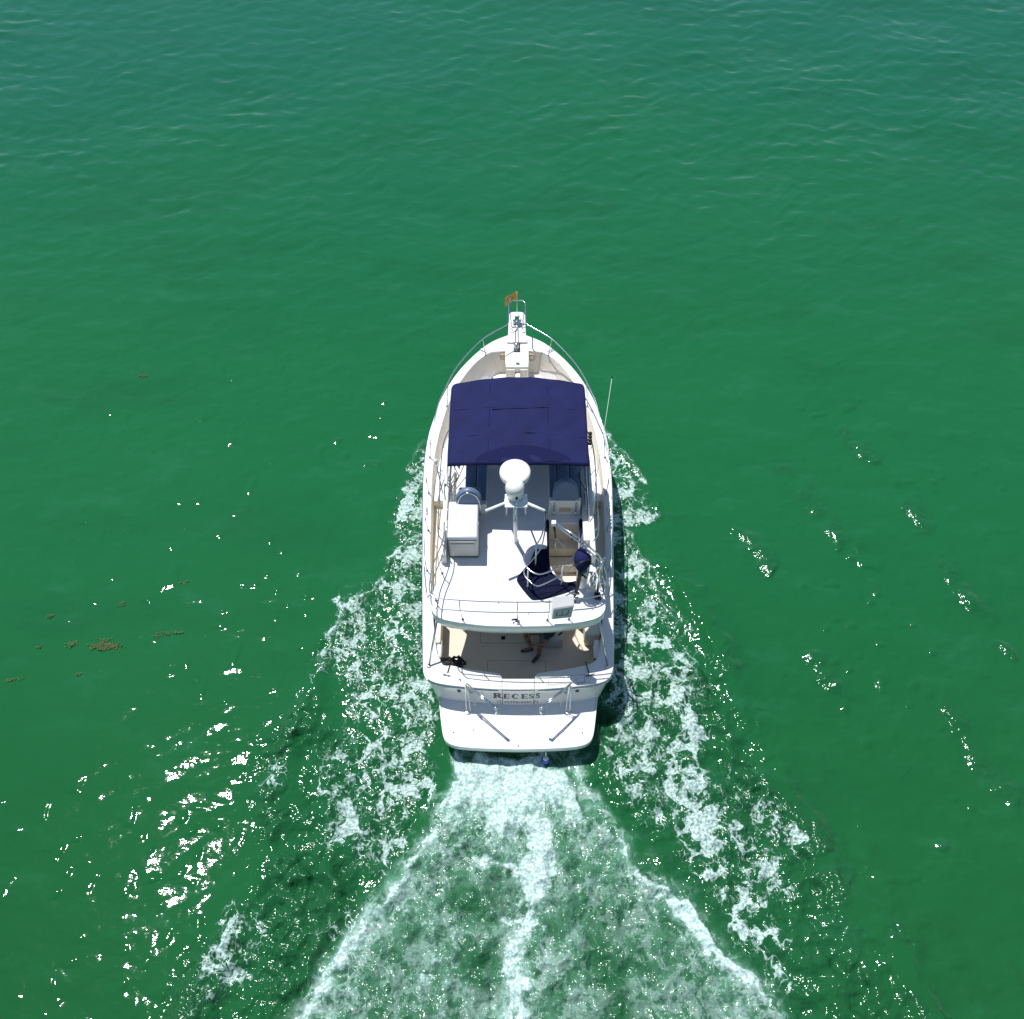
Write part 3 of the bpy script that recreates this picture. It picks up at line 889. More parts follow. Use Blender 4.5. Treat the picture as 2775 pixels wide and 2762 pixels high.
for (x, y) in ((-.94, -.47), (-1.37, -.52), (.95, -.5), (1.36, -.53), (0.0, -.82)):
    MB().lathe([(0, 0), (.018, 0), (.018, .008), (0, .01)], (x, y, .406), 10).build('platform_eye', M['steel'], BOAT)
for s in (1, -1):
    MB().tube([(s * 1.36, -.80, .38), (s * 1.36, -.62, .44)], .008, 6).build('platform_strap', M['rope'], BOAT)
# platform knees in the shade below
for x in (-1.1, -.4, .4, 1.1):
    MB().box(x - .03, x + .03, -.6, .12, .05, .27).build('platform_knee', M['gel'], BOAT)
for o_p in list(BOAT.children):
    if o_p.name.split('.')[0] in ('platform_rim', 'swim_platform', 'platform_seam', 'platform_eye', 'platform_strap', 'platform_knee'):
        o_p.location = (0, -.088, .18)
        o_p.scale = (.992, 1, 1)
# tender davits
for s in (1, -1):
    d = MB().tube([(s * 1.10, -.145, .59), (s * 1.10, -.06, 1.0), (s * 1.085, .06, 1.50)], .014, 8).build('tender_davit', M['alu'], BOAT)
    MB().tube([(s * 1.02, -.145, .59), (s * 1.03, -.06, 1.0), (s * 1.075, .05, 1.48)], .012, 8).build('davit_leg', M['alu'], d)
    for o_ in (-.022, .022):
        MB().tube([(s * 1.085 + o_ * .6, .06 + o_, 1.50), (s * .78, -.22 + o_, 1.55), (s * .47, -.50 + o_, 1.60)], .014, 8).build('davit_arm', M['steel'], d)
    for t in (.3, .55, .8):
        p = Vector((s * 1.085, .06, 1.50)).lerp(Vector((s * .47, -.50, 1.60)), t)
        MB().tube([p + Vector((0, -.022, 0)), p + Vector((0, .022, 0))], .008, 6).build('arm_rung', M['steel'], d)
    MB().lathe([(0, -.03), (.03, -.03), (.035, 0), (.03, .03), (0, .03)], (s * .46, -.51, 1.59), 14, axis=(0.3, 1, 0)).build('sheave', M['steel'], d)
    MB().tube([(s * .46, -.52, 1.56), (s * .45, -.54, 1.44), (s * .47, -.53, 1.36)], .02, 8).build('hook', M['steel'], d)
    MB().tube([(s * .97, -.03, 1.50), (s * .93, -.08, 1.2), (s * .90, -.10, .85), (s * .92, -.08, .78), (s * .95, -.06, .88), (s * .985, -.05, 1.25), (s * 1.0, -.02, 1.5)], .009, 6, 4).build('tackle_line', M['rope'], d)
    MB().tube([(s * 1.02, -.02, 1.44), (s * 1.0, -.06, 1.34), (s * .96, -.10, 1.40)], .022, 8, 3).build('tackle_block', M['steel'], d)
    MB().box(s * 1.07 - .05, s * 1.07 + .05, -.20, -.09, .587, .62, .006).build('davit_base', M['steel'], d)

# ---- davit crane on the bridge
cr = MB().tube([(1.60, 1.36, 2.86), (1.61, 1.42, 3.5), (1.61, 1.45, 4.02)], .03, 12).build('boom_davit', M['steel'], BOAT)
for dz, dx in ((0.0, 0.0), (.07, .05)):
    MB().tube([(1.60 + dx, 1.46, 4.0 + dz), (1.15 + dx, 1.78, 4.24 + dz), (.68 + dx * .3, 2.07, 4.42 + dz * .5)], .018, 8).build('boom', M['steel'], cr)
MB().box(.64, .73, 2.03, 2.12, 4.37, 4.47, .012).build('boom_head', M['alu'], cr)
MB().tube([(.69, 2.05, 4.36), (.71, 2.03, 4.22), (.73, 2.0, 4.02)], .022, 8).build('block', M['black'], cr)
MB().tube([(1.02, 1.90, 4.33), (1.05, 1.86, 4.20)], .022, 8).build('winch_drum', M['black'], cr)
MB().tube([(.73, 2.0, 4.02), (.82, 2.05, 3.8), (.98, 1.95, 3.65)], .005, 5).build('fall_line', M['steel'], cr)
MB().tube([(.75, 2.0, 3.9), (.73, 1.99, 3.72), (.75, 1.97, 3.66), (.77, 1.98, 3.74)], .006, 5).build('fall_hook', M['steel'], cr)
MB().box(1.55, 1.67, 1.28, 1.44, 2.852, 2.90, .008).build('davit_foot', M['black'], cr)
MB().tube([(1.60, 1.40, 3.35), (1.70, 1.35, 3.35)], .018, 8).build('clamp', M['steel'], cr)
# rod holder on the quarter
MB().lathe([(0, 0), (.024, 0), (.024, .26), (.038, .30), (.034, .30), (.02, .27), (.02, .02), (0, .02)], (1.66, 1.58, 3.58), 18, axis=(.05, .10, 1)).build('rod_holder', M['steel'], BOAT)
MB().tube([(1.66, 1.58, 3.60), (1.67, 1.55, 3.3), (1.67, 1.52, 2.9)], .016, 8).build('rod_holder_stem', M['steel'], BOAT)
# wing nuts / fittings on the corner
for k in range(4):
    a = .4 + k * .35
    MB().tube([(1.71, 1.36, 3.40), (1.71 + .11 * math.cos(a - .9), 1.36 + .10 * math.sin(a - .6), 3.44)], .008, 6).build('rail_fitting', M['steel'], BOAT)

# ---- antenna, horns, dome light on the port side
ant = MB().tube([(1.585, 3.35, 3.95), (1.60, 3.42, 4.15), (1.66, 3.62, 4.6), (1.83, 4.45, 6.0)], .009, 8, r2=.004).build('whip_antenna', M['alu'], BOAT)
MB().tube([(1.60, 3.2, 3.2), (1.585, 3.35, 3.95)], .018, 8).build('antenna_base', M['alu'], ant)
MB().lathe([(0, 0), (.012, 0), (.012, .03), (0, .03)], (1.83, 4.45, 6.0), 8, axis=(.1, .5, 1)).build('antenna_tip', M['black'], ant)
for k in range(4):
    MB().lathe([(0, -.04), (.03, -.04), (.042, 0), (.03, .04), (0, .04)], (1.50 + .004 * k, 4.20 + .09 * k, 4.30), 12, axis=(1, 0, .2)).build('deck_light', M['black'], BOAT)
g = MB().tube([(-1.60, 3.6, 3.35), (-1.70, 3.95, 3.62), (-1.745, 4.12, 3.78)], .012, 8).build('port_antenna', M['steel'], BOAT)
MB().lathe([(0, 0), (.04, 0), (.05, .02), (.045, .05), (0, .07)], (-1.75, 4.13, 3.78), 16).build('antenna_puck', M['gel'], g)

# ------------------------------------------------------------------ loose things on board
# navy cover cloth lying round the hatch
CV = [(.60, 3.22), (.665, 3.23), (.66, 2.9), (.655, 2.2), (.70, 1.93), (.79, 1.80), (.95, 1.70), (1.10, 1.70), (1.22, 1.75), (1.29, 1.92), (1.305, 2.4), (1.305, 3.2), (1.38, 3.22), (1.37, 2.7),
      (1.36, 2.0), (1.28, 1.66), (1.10, 1.50), (.80, 1.38), (.55, 1.30), (.33, 1.27), (.24, 1.31), (.10, 1.50), (-.02, 1.70), (-.02, 1.80), (.06, 1.93), (.22, 2.15), (.33, 2.42), (.38, 2.50), (.60, 2.52), (.615, 2.7)]
cvp = [(p.x, p.y) for p in smooth_path([(x, y, 0) for x, y in CV], 4, closed=True)]
cv = plate('canvas_cover', cvp, [], 2.853, 2.869, M['navy2'], None)
tag(cv, 'navy canvas cover lying folded on the flybridge floor around the ladder hatch', 'cover')
for pts, r in (([(.05, 1.72), (.3, 1.9), (.5, 2.2), (.56, 2.45)], .016), ([(.2, 1.42), (.45, 1.55), (.75, 1.62), (1.0, 1.62)], .014), ([(.15, 1.55), (.35, 1.75), (.58, 1.9)], .020), ([(.62, 3.1), (.625, 2.6), (.61, 2.1), (.5, 1.8)], .018), ([(1.34, 3.1), (1.335, 2.5), (1.32, 2.0)], .02), ([(.3, 1.35), (.5, 1.42), (.7, 1.46)], .013), ([(.35, 2.35), (.45, 2.1), (.42, 1.85)], .018)):
    MB().tube([(x, y, 2.872) for x, y in pts], r, 6, 5).build('fold', M['navy2'], cv)

# outboard motor under a blue bag
om = thing('outboard_motor', 'small outboard motor under a navy cloth bag, clamped to the aft starboard flybridge rail', 'outboard motor')
V = []; F = []
rows = [(0, .03, .0), (.03, .115, .0), (.10, .155, .01), (.20, .17, .015), (.30, .175, .01), (.38, .155, .0), (.43, .11, -.01), (.455, .04, -.01)]
ns = 22
for (zz, r, sh) in rows:
    for k in range(ns):
        a = 2 * math.pi * k / ns
        rr = r * (1 + .10 * math.sin(3 * a + zz * 9) + .07 * math.sin(7 * a + zz * 21) + .05 * math.cos(4 * a))
        V.append((1.245 + sh + rr * math.cos(a) * .95, 1.60 + rr * math.sin(a) * 1.15 + zz * .1, 3.56 + zz))
for i in range(len(rows) - 1):
    for k in range(ns):
        F.append((i * ns + k, i * ns + (k + 1) % ns, (i + 1) * ns + (k + 1) % ns, (i + 1) * ns + k))
F.append(tuple(range(ns))[::-1]); F.append(tuple((len(rows) - 1) * ns + k for k in range(ns)))
m = MB(); m.add(V, F, True); bag = m.build('cloth_bag', M['navy'], om)
MB().tube([(1.08, 1.50, 3.80), (1.13, 1.43, 3.93), (1.24, 1.45, 4.00), (1.36, 1.52, 3.96), (1.41, 1.58, 3.84)], .02, 6, 4).build('bag_band', M['black'], bag)
MB().tube([(1.16, 1.40, 3.84), (1.22, 1.38, 3.74), (1.20, 1.42, 3.62)], .014, 6, 4).build('fold', M['navy2'], bag)
MB().tube([(1.30, 1.39, 3.88), (1.33, 1.39, 3.76), (1.28, 1.42, 3.64)], .012, 6, 4).build('fold', M['navy2'], bag)
MB().tube([(1.09, 1.60, 3.92), (1.18, 1.77, 3.94), (1.33, 1.78, 3.93), (1.42, 1.62, 3.90), (1.38, 1.45, 3.86)], .013, 6, 4).build('drawstring', M['black'], bag)
mb = MB().tube([(1.22, 1.47, 3.62), (1.205, 1.42, 3.40), (1.18, 1.36, 3.18), (1.14, 1.31, 2.98)], .045, 10, 3, r2=.032)
mb.build('leg', M['black'], om)
MB().box(1.05, 1.23, 1.27, 1.33, 3.06, 3.08, .006).build('cavitation_plate', M['black'], om)
MB().tube([(1.25, 1.48, 3.52), (1.32, 1.42, 3.5), (1.35, 1.41, 3.47)], .02, 8).build('clamp', M['black'], om)
mb = MB()
for k in range(3):
    a = k * 2.09 + .4
    mb.box(-.02, .02, -.012, .012, .01, .085, .004)
mb = MB()
for k in range(3):
    a = k * 2.094 + .5
    d = Vector((math.cos(a), 0, math.sin(a)))
    c = Vector((1.13, 1.24, 2.98))
    mb.tube([c, c + d * .045, c + d * .085], .016, 6)
mb.build('propeller', M['black'], om)
mb = MB().tube([(1.14, 1.30, 2.98), (1.12, 1.25, 2.90), (1.15, 1.20, 2.872)], .018, 6, 3)
mb.build('skeg', M['black'], om)

fe = MB().lathe([(0, 0), (.06, 0), (.11, .03), (.125, .08), (.125, .62), (.11, .68), (.05, .72), (.03, .75), (0, .75)], (1.30, 1.62, 2.853), 28, axis=(-.02, -.02, 1)).build('fender', M['gel'], None)
tag(fe, 'white upright cylindrical fender standing beside the outboard motor on the flybridge', 'fender')
rc = MB()
r_ = random.Random(3)
for k in range(9):
    x = 1.47 + r_.uniform(-.05, .05); y = 1.42 + r_.uniform(-.05, .05)
    l = r_.uniform(.35, .6)
    rc.tube([(x, y, 3.62), (x + r_.uniform(-.06, .06), y - .02, 3.62 - l * .5), (x + r_.uniform(-.08, .08), y - .04, 3.62 - l), (x + .03, y - .02, 3.62 - l * .6), (x + .01, y, 3.63)], .009, 5, 4)
rc.tube([(1.40, 1.45, 3.62), (1.52, 1.44, 3.64), (1.62, 1.44, 3.62)], .02, 6)
tag(rc.build('rope_hank', M['rope'], None), 'hank of pale rope hanging from the davit post at the starboard quarter', 'rope')

# throw-raft case on the aft rail
cs = thing('life_raft_case', 'white hard case hung on the aft flybridge rail, twin window mark on its face', 'case')
yf0, yf1 = .70, .52
V = [(.655, .72, 3.08), (1.045, .76, 3.10), (1.07, .70, 3.62), (.665, .66, 3.58), (.63, .92, 3.06), (1.045, .96, 3.08), (1.06, .96, 3.66), (.63, .92, 3.62)]
V = [(.650, .665, 3.12), (1.040, .70, 3.14), (1.075, .70, 3.60), (.675, .655, 3.56), (.635, .80, 3.14), (1.045, .83, 3.16), (1.07, .86, 3.74), (.645, .83, 3.72)]
bm = bmesh.new()
bv = [bm.verts.new(v) for v in V]
for f in ((0, 1, 2, 3), (5, 4, 7, 6), (4, 0, 3, 7), (1, 5, 6, 2), (3, 2, 6, 7), (4, 5, 1, 0)):
    bm.faces.new([bv[i] for i in f])
bmesh.ops.bevel(bm, geom=bm.edges[:], offset=.012, segments=2, affect='EDGES')
me = bpy.data.meshes.new('case_shell'); bm.to_mesh(me); bm.free()
link('case_shell', me, M['gel'], cs)
A, B, C_, D = [Vector(V[i]) for i in (0, 1, 2, 3)]
def face_pt(u, v, off=.004):
    p = (A * (1 - u) + B * u) * (1 - v) + (D * (1 - u) + C_ * u) * v
    return p + Vector((0, -off, 0))
def face_stroke(mb, p, w, off):
    for a, b in zip(p[:-1], p[1:]):
        pa, pb = Vector(a), Vector(b)
        d = (pb - pa).normalized(); nn = Vector((-d.y * .85, d.x)) * w / 2
        e = d * w * .3
        mb.add([face_pt(*(pa + nn - e), off), face_pt(*(pb + nn + e), off), face_pt(*(pb - nn + e), off), face_pt(*(pa - nn - e), off)], [(0, 1, 2, 3)])
mb = MB()
mb.add([face_pt(.05, .05, .003), face_pt(.95, .05, .003), face_pt(.95, .88, .003), face_pt(.05, .88, .003)], [(0, 1, 2, 3)])
mb.build('rear_face', M['teal'], cs)  # shaded side of the white case, shade painted as teal
mb = MB()
face_stroke(mb, [(.21, .68), (.21, .32), (.48, .32), (.48, .66)], .055, .006)
face_stroke(mb, [(.50, .32), (.76, .33), (.78, .68)], .055, .006)
for k in range(8):
    u = .36 + k * .055
    face_stroke(mb, [(u, .765 + .006 * k), (u + .03, .79 + .006 * k)], .016, .006)
    if k % 2: face_stroke(mb, [(u - .01, .79 + .006 * k), (u + .035, .772 + .006 * k)], .012, .006)
mb.build('printed_mark', M['black'], cs)
MB().tube([(.63, .80, 3.64), (.60, .80, 3.66), (.60, .78, 3.60)], .008, 6).build('bracket', M['steel'], cs)

# bow flag
fl = thing('bow_flag', 'small gold flag with a white emblem flying from the staff on the pulpit', 'flag')
MB().tube([(.0, 10.44, 2.16), (.0, 10.22, 3.14)], .008, 8).build('staff', M['alu'], fl)
MB().lathe([(0, -.015), (.014, -.01), (.016, 0), (.012, .015), (0, .018)], (0, 10.218, 3.15), 10).build('finial', M['black'], fl)
def flagp(u, v, off=0):
    # u 0 hoist..1 fly, v 0 bottom..1 top ; streams to port and aft
    x = -.01 - u * .30
    y = 10.24 - u * .16 + .03 * math.sin(u * 7 + v * 1.5) + off
    z = 2.78 + v * .30 + .05 * u * math.sin(u * 4) - .05 * u
    return (x, y, z)
V = []; F = []
for j in range(9):
    for i in range(15):
        V.append(flagp(i / 14, j / 8))
F = [(j * 15 + i, j * 15 + i + 1, (j + 1) * 15 + i + 1, (j + 1) * 15 + i) for j in range(8) for i in range(14)]
m = MB(); m.add(V, F, True); fc = m.build('cloth', M['orange'], fl)
def emb(sc, off, mname, nm):
    m = MB()
    P = []
    star = [(.5, .98), (.58, .68), (.88, .72), (.70, .46), (.78, .12), (.52, .26), (.28, .06), (.34, .40), (.12, .58), (.40, .66)]
    V = [flagp(.55 + 0, .5, off)]
    for a, b in star:
        V.append(flagp(.55 + (a - .5) * .52 * sc, .5 + (b - .5) * .78 * sc, off))
    n = len(star)
    m.add(V, [(0, 1 + i, 1 + (i + 1) % n) for i in range(n)])
    return m.build(nm, M[mname], fc)
emb(1.2, -.006, 'letter', 'emblem_outline'); emb(.95, -.010, 'white', 'emblem')

# black jacket / line heap at the port aft corner of the cockpit
hp = MB()
r_ = random.Random(5)
for k in range(12):
    cx = -1.38 + r_.uniform(-.18, .20); cy = .62 + r_.uniform(-.05, .08); cz = 1.28 + r_.uniform(-.03, .12)
    pts = []
    for a in range(8):
        t = a * .8
        pts.append((cx + .10 * math.cos(t + k) + r_.uniform(-.02, .02), cy + .07 * math.sin(t + k) + r_.uniform(-.02, .02), cz + .03 * math.sin(t * 2 + k)))
    hp.tube(pts, .022, 6, 3)
hp.tube([(-1.62, .70, 1.36), (-1.5, .62, 1.38), (-1.3, .58, 1.36), (-1.12, .48, 1.30)], .04, 8, 4)
tag(hp.build('dock_line_heap', M['ropeb'], None), 'black heap of dock line in the port aft corner of the cockpit', 'dock line')

# fender hanging off the platform
bf = thing('round_fender', 'round blue fender with a white cap hanging behind the swim platform at the waterline', 'fender')
MB().lathe([(0, -.10), (.045, -.09), (.078, -.05), (.09, 0), (.08, .05), (.06, .07)], (.58, -1.02, .12), 24).build('body', M['blue'], bf)
MB().lathe([(.06, .07), (.05, .09), (.03, .105), (0, .11)], (.58, -1.02, .12), 24).build('cap', M['white'], bf)
MB().tube([(.58, -.98, .50), (.58, -1.02, .42), (.58, -1.02, .23)], .012, 6, 3).build('lanyard', M['steel'], bf)

# ------------------------------------------------------------------ the seated person
def skin_obj(name, verts, edges, radii, m, parent, sub=2):
    me = bpy.data.meshes.new(name)
    me.from_pydata(verts, edges, [])
    o = link(name, me, m, parent)
    sk = o.modifiers.new('skin', 'SKIN')
    sk.use_smooth_shade = True
    ly = me.skin_vertices[0].data
    for i, r in enumerate(radii):
        rr = r if isinstance(r, tuple) else (r, r)
        ly[i].radius = rr
        ly[i].use_root = (i == 0)
    ss = o.modifiers.new('sub', 'SUBSURF'); ss.levels = sub; ss.render_levels = sub
    return o
person = thing('person', 'person in navy shirt and grey shorts seated in the shaded cockpit', 'person')
pv = []; pe = []; pr = []
def pt(p, r, link_to=None):
    pv.append(p); pr.append(r)
    i = len(pv) - 1
    if link_to is not None: pe.append((link_to, i))
    return i
pel = pt((.70, 1.40, 1.22), (.15, .12))
wai = pt((.66, 1.38, 1.38), (.13, .10), pel)
che = pt((.60, 1.36, 1.56), (.15, .11), wai)
nb = pt((.55, 1.33, 1.71), (.06, .06), che)
nk = pt((.52, 1.30, 1.77), (.052, .052), nb)
hd = pt((.48, 1.26, 1.86), (.078, .088), nk)
ht_ = pt((.47, 1.25, 1.96), (.06, .07), hd)
def leg(hip, knee, ankle, toe):
    a = pt(hip, (.085, .085), pel); mth = pt(tuple((Vector(hip) * .5 + Vector(knee) * .5)), (.075, .075), a)
    b = pt(knee, (.056, .056), mth); c = pt(tuple(Vector(knee) * .6 + Vector(ankle) * .4), (.055, .055), b)
    d = pt(ankle, (.036, .036), c); e = pt(toe, (.03, .025), d)
leg((.63, 1.34, 1.20), (.46, 1.06, 1.22), (.46, 1.10, .86), (.34, .95, .80))
leg((.62, 1.48, 1.20), (.14, 1.40, 1.24), (.30, 1.22, .90), (.12, 1.20, .84))
def arm(sh, el, wr, fingers_dir, palm_n):
    a = pt(sh, (.05, .05), che); b = pt(el, (.038, .038), a); m_ = pt(tuple(Vector(el) * .6 + Vector(wr) * .4), (.036, .036), b)
    c = pt(wr, (.024, .024), m_)
    f = Vector(fingers_dir).normalized(); nrm = Vector(palm_n).normalized(); s = f.cross(nrm)
    p0 = Vector(wr) + f * .045
    pl = pt(tuple(p0), (.034, .016), c)
    for k, (off, ln) in enumerate(((-.030, .060), (-.011, .072), (.009, .066), (.028, .052))):
        q = p0 + f * .035 + s * off
        i1 = pt(tuple(q), (.010, .010), pl)
        i2 = pt(tuple(q + f * ln * .5 - nrm * .012), (.009, .009), i1)
        pt(tuple(q + f * ln * .75 - nrm * .035), (.008, .008), i2)
    t1 = pt(tuple(p0 - s * .034 - f * .005), (.012, .012), pl)
    pt(tuple(p0 - s * .052 + f * .032), (.010, .010), t1)
arm((.62, 1.20, 1.64), (.60, 1.06, 1.40), (.36, 1.05, 1.34), (-1, .1, -.1), (0, 0, 1))
arm((.53, 1.52, 1.64), (.30, 1.48, 1.42), (.24, 1.25, 1.36), (-.5, -1, -.1), (0, 0, 1))
skin_obj('body', pv, pe, pr, M['skin'], person)
skin_obj('shirt', [(.70, 1.40, 1.24), (.66, 1.38, 1.38), (.60, 1.36, 1.56), (.56, 1.34, 1.67), (.62, 1.20, 1.64), (.605, 1.11, 1.48), (.53, 1.52, 1.64), (.38, 1.49, 1.50)],
         [(0, 1), (1, 2), (2, 3), (2, 4), (4, 5), (2, 6), (6, 7)], [(.175, .15), (.155, .13), (.17, .135), (.085, .085), (.075, .075), (.065, .065), (.075, .075), (.065, .065)], M['shirt'], person)
skin_obj('shorts', [(.70, 1.40, 1.18), (.60, 1.33, 1.21), (.51, 1.15, 1.22), (.60, 1.48, 1.21), (.34, 1.44, 1.24)], [(0, 1), (1, 2), (0, 3), (3, 4)], [(.17, .13), .105, .092, .105, .092], M['shorts'], person)
skin_obj('hair', [(.485, 1.27, 1.91), (.475, 1.27, 1.97)], [(0, 1)], [(.088, .098), (.07, .08)], M['hair'], person)
# face
MB().tube([(0.410, 1.210, 1.870), (0.388, 1.190, 1.845)], .012, 6, r2=.014).build('nose', M['skin'], person)
for s in (-1, 1):
    MB().lathe([(0, -.01), (.009, -.006), (.011, 0), (.009, .006), (0, .01)], (.415 + s * .02, 1.205 - s * .025, 1.885), 10).build('eye', M['white'], person)
    MB().tube([(.485 + s * .055, 1.27 - s * .07, 1.88), (.485 + s * .06, 1.27 - s * .078, 1.855)], .016, 6).build('ear', M['skin'], person)
MB().tube([(0.402, 1.222, 1.822), (0.397, 1.210, 1.820), (0.410, 1.195, 1.822)], .006, 5).build('mouth', M['tan'], person)
def shoe(ank, toe):
    a, t = Vector(ank), Vector(toe)
    d = (t - a); d.z = 0; d.normalize()
    heel = a - d * .045
    return heel, t, d
for (ank, toe, z) in (((.46, 1.10, .80), (.31, .90, .80), .775), ((.30, 1.23, .80), (.06, 1.19, .80), .775)):
    heel, t, d = shoe(ank, toe)
    sh = skin_obj('shoe', [(heel.x, heel.y, z + .05), tuple((heel * .5 + t * .5).xy) + (z + .045,), (t.x, t.y, z + .035)], [(0, 1), (1, 2)], [(.045, .05), (.048, .045), (.042, .032)], M['shoe'], person, 1)
    s_ = Vector((-d.y, d.x, 0)) * .05
    m = MB()
    ol = []
    for k in range(14):
        a = 2 * math.pi * k / 14
        c = heel.lerp(t, .5 + .5 * math.cos(a) * 1.15)
        q = c + s_ * math.sin(a) * 1.05
        ol.append((q.x, q.y))
    m.prism(ol, .758, .775); m.build('shoe_sole', M['solew'], sh)

# ------------------------------------------------------------------ floating weed
weeds = [((-9.49, 1.71), .85, .34, 330, 'largest clump of golden seaweed afloat left of the yacht'),
         ((-10.28, 1.80), .26, .14, 50, 'star shaped wisp of seaweed just left of the largest clump'),
         ((-8.21, 2.04), .34, .09, 46, 'thin seaweed streak just right of the largest clump'),
         ((-7.79, 2.12), .30, .06, 34, 'trailing end of the seaweed streak nearest the yacht'),
         ((-11.36, .87), .50, .05, 40, 'long thin seaweed strand at the left edge of the picture'),
         ((-10.45, 10.2), .32, .10, 36, 'lone seaweed patch far ahead in the left part of the water'),
         ((-10.96, 2.47), .40, .08, 34, 'faint seaweed line above and left of the largest clump'),
         ((-9.33, 2.85), .26, .07, 26, 'small seaweed fleck above the largest clump'),
         ((-7.97, 3.44), .26, .06, 22, 'small seaweed fleck farthest toward the bow from the weed streak'),
         ((-9.85, 1.05), .12, .10, 16, 'tiny seaweed fleck below the largest clump'),
         ((-10.95, 1.72), .14, .07, 16, 'tiny brown seaweed scrap left of the star shaped wisp')]
for wi, ((wx, wy), lx, ly, n_, lab) in enumerate(weeds):
    r_ = random.Random(100 + wi)
    V = [(0, 0, .004)]; F = []; tips = [0]
    for k in range(int(n_ * 1.1)):
        for _try in range(6):
            b = r_.choice(tips[-5:]) if r_.random() < .8 else r_.choice(tips); bx, by, bz = V[b]
            a = r_.uniform(0, 6.28); l = r_.uniform(.03, .10)
            x = bx + l * math.cos(a); y = by + l * math.sin(a) * .7
            if (x / lx) ** 2 + ((y - .18 * x) / (ly * (1.2 - min(abs(x) / lx, 1) * .8))) ** 2 < 1.0: break
        w = r_.uniform(.004, .010)
        z = .004 + r_.random() * .03
        n0 = len(V)
        V += [((bx + x) / 2 + w * math.sin(a), (by + y) / 2 - w * math.cos(a), z), (x, y, z), ((bx + x) / 2 - w * math.sin(a), (by + y) / 2 + w * math.cos(a), z)]
        F.append((b, n0, n0 + 1, n0 + 2)); tips.append(n0 + 1)
    m = MB(); m.add(V, F)
    o = m.build('seaweed_clump', M['weed'], None)
    o.location = (wx, wy, 0.012)
    tag(o, lab, 'seaweed', 'seaweed afloat left of the yacht')

# ------------------------------------------------------------------ water
def vnoise(x, y, sc, seed):
    R = np.random.RandomState(seed).rand(256, 256).astype(np.float32)
    X = x * sc; Y = y * sc
    xi = np.floor(X).astype(np.int64); yi = np.floor(Y).astype(np.int64)
    fx = (X - xi).astype(np.float32); fy = (Y - yi).astype(np.float32)
    fx = fx * fx * fx * (fx * (fx * 6 - 15) + 10); fy = fy * fy * fy * (fy * (fy * 6 - 15) + 10)
    a = R[xi & 255, yi & 255]; b = R[(xi + 1) & 255, yi & 255]; c = R[xi & 255, (yi + 1) & 255]; d = R[(xi + 1) & 255, (yi + 1) & 255]
    return (a * (1 - fx) + b * fx) * (1 - fy) + (c * (1 - fx) + d * fx) * fy
def fbm(x, y, sc, seed, o=4, g=.5):
    s = 0; a = 1; t = 0
    c_, s_ = math.cos(.6), math.sin(.6)
    for k in range(o):
        s = s + a * vnoise(x, y, sc, seed + k); t += a
        x, y = x * c_ - y * s_, x * s_ + y * c_
        a *= g; sc *= 2.03
    return s / t
def sstep(a, b, v):
    t = np.clip((v - a) / (b - a), 0, 1)
    return t * t * (3 - 2 * t)
def pdist(x, y, pts):
    """distance to a polyline, side (+ = right of travel), position 0..1 along it"""
    best = np.full(x.shape, 1e9, np.float32); side = np.zeros_like(best); pos = np.zeros_like(best)
    L = [0]
    for a, b in zip(pts[:-1], pts[1:]): L.append(L[-1] + math.hypot(b[0] - a[0], b[1] - a[1]))
    for i, (a, b) in enumerate(zip(pts[:-1], pts[1:])):
        dx, dy = b[0] - a[0], b[1] - a[1]; l2 = dx * dx + dy * dy
        t = np.clip(((x - a[0]) * dx + (y - a[1]) * dy) / l2, 0, 1)
        px, py = x - a[0] - t * dx, y - a[1] - t * dy
        d = np.hypot(px, py)
        m = d < best
        best = np.where(m, d, best)
        side = np.where(m, np.sign(dx * (y - a[1]) - dy * (x - a[0])) * -1, side)
        pos = np.where(m, (L[i] + t * math.sqrt(l2)) / L[-1], pos)
    return best, side, pos
def inpoly(x, y, pts):
    ins = np.zeros(x.shape, bool)
    n = len(pts)
    for i in range(n):
        (x1, y1), (x2, y2) = pts[i], pts[(i + 1) % n]
        if y1 == y2: continue
        c = ((y1 > y) != (y2 > y)) & (x < (x2 - x1) * (y - y1) / (y2 - y1) + x1)
        ins ^= c
    return ins
def pmask(x, y, pts, feather):
    d, _, _ = pdist(x, y, pts + [pts[0]])
    s = np.where(inpoly(x, y, pts), d, -d)
    return sstep(-feather * .5, feather, s)

NR, NC = 800, 900
ph = np.radians(np.linspace(4.5, 66.5, NR))
Yr = -9.0 + H * np.tan(ph)
dist = np.sqrt(H * H + (Yr + 9.0) ** 2)
cosd = np.cos(ph - math.radians(36.0)) * H / np.cos(ph)
half = cosd * (1387.5 / 2670.0) + 2.2
U = np.linspace(-1, 1, NC)
X = (half[:, None] * U[None, :]).astype(np.float32) - .13
Y = np.repeat(Yr[:, None], NC, 1).astype(np.float32)
xf, yf = X.ravel(), Y.ravel()

Z = np.zeros_like(xf)
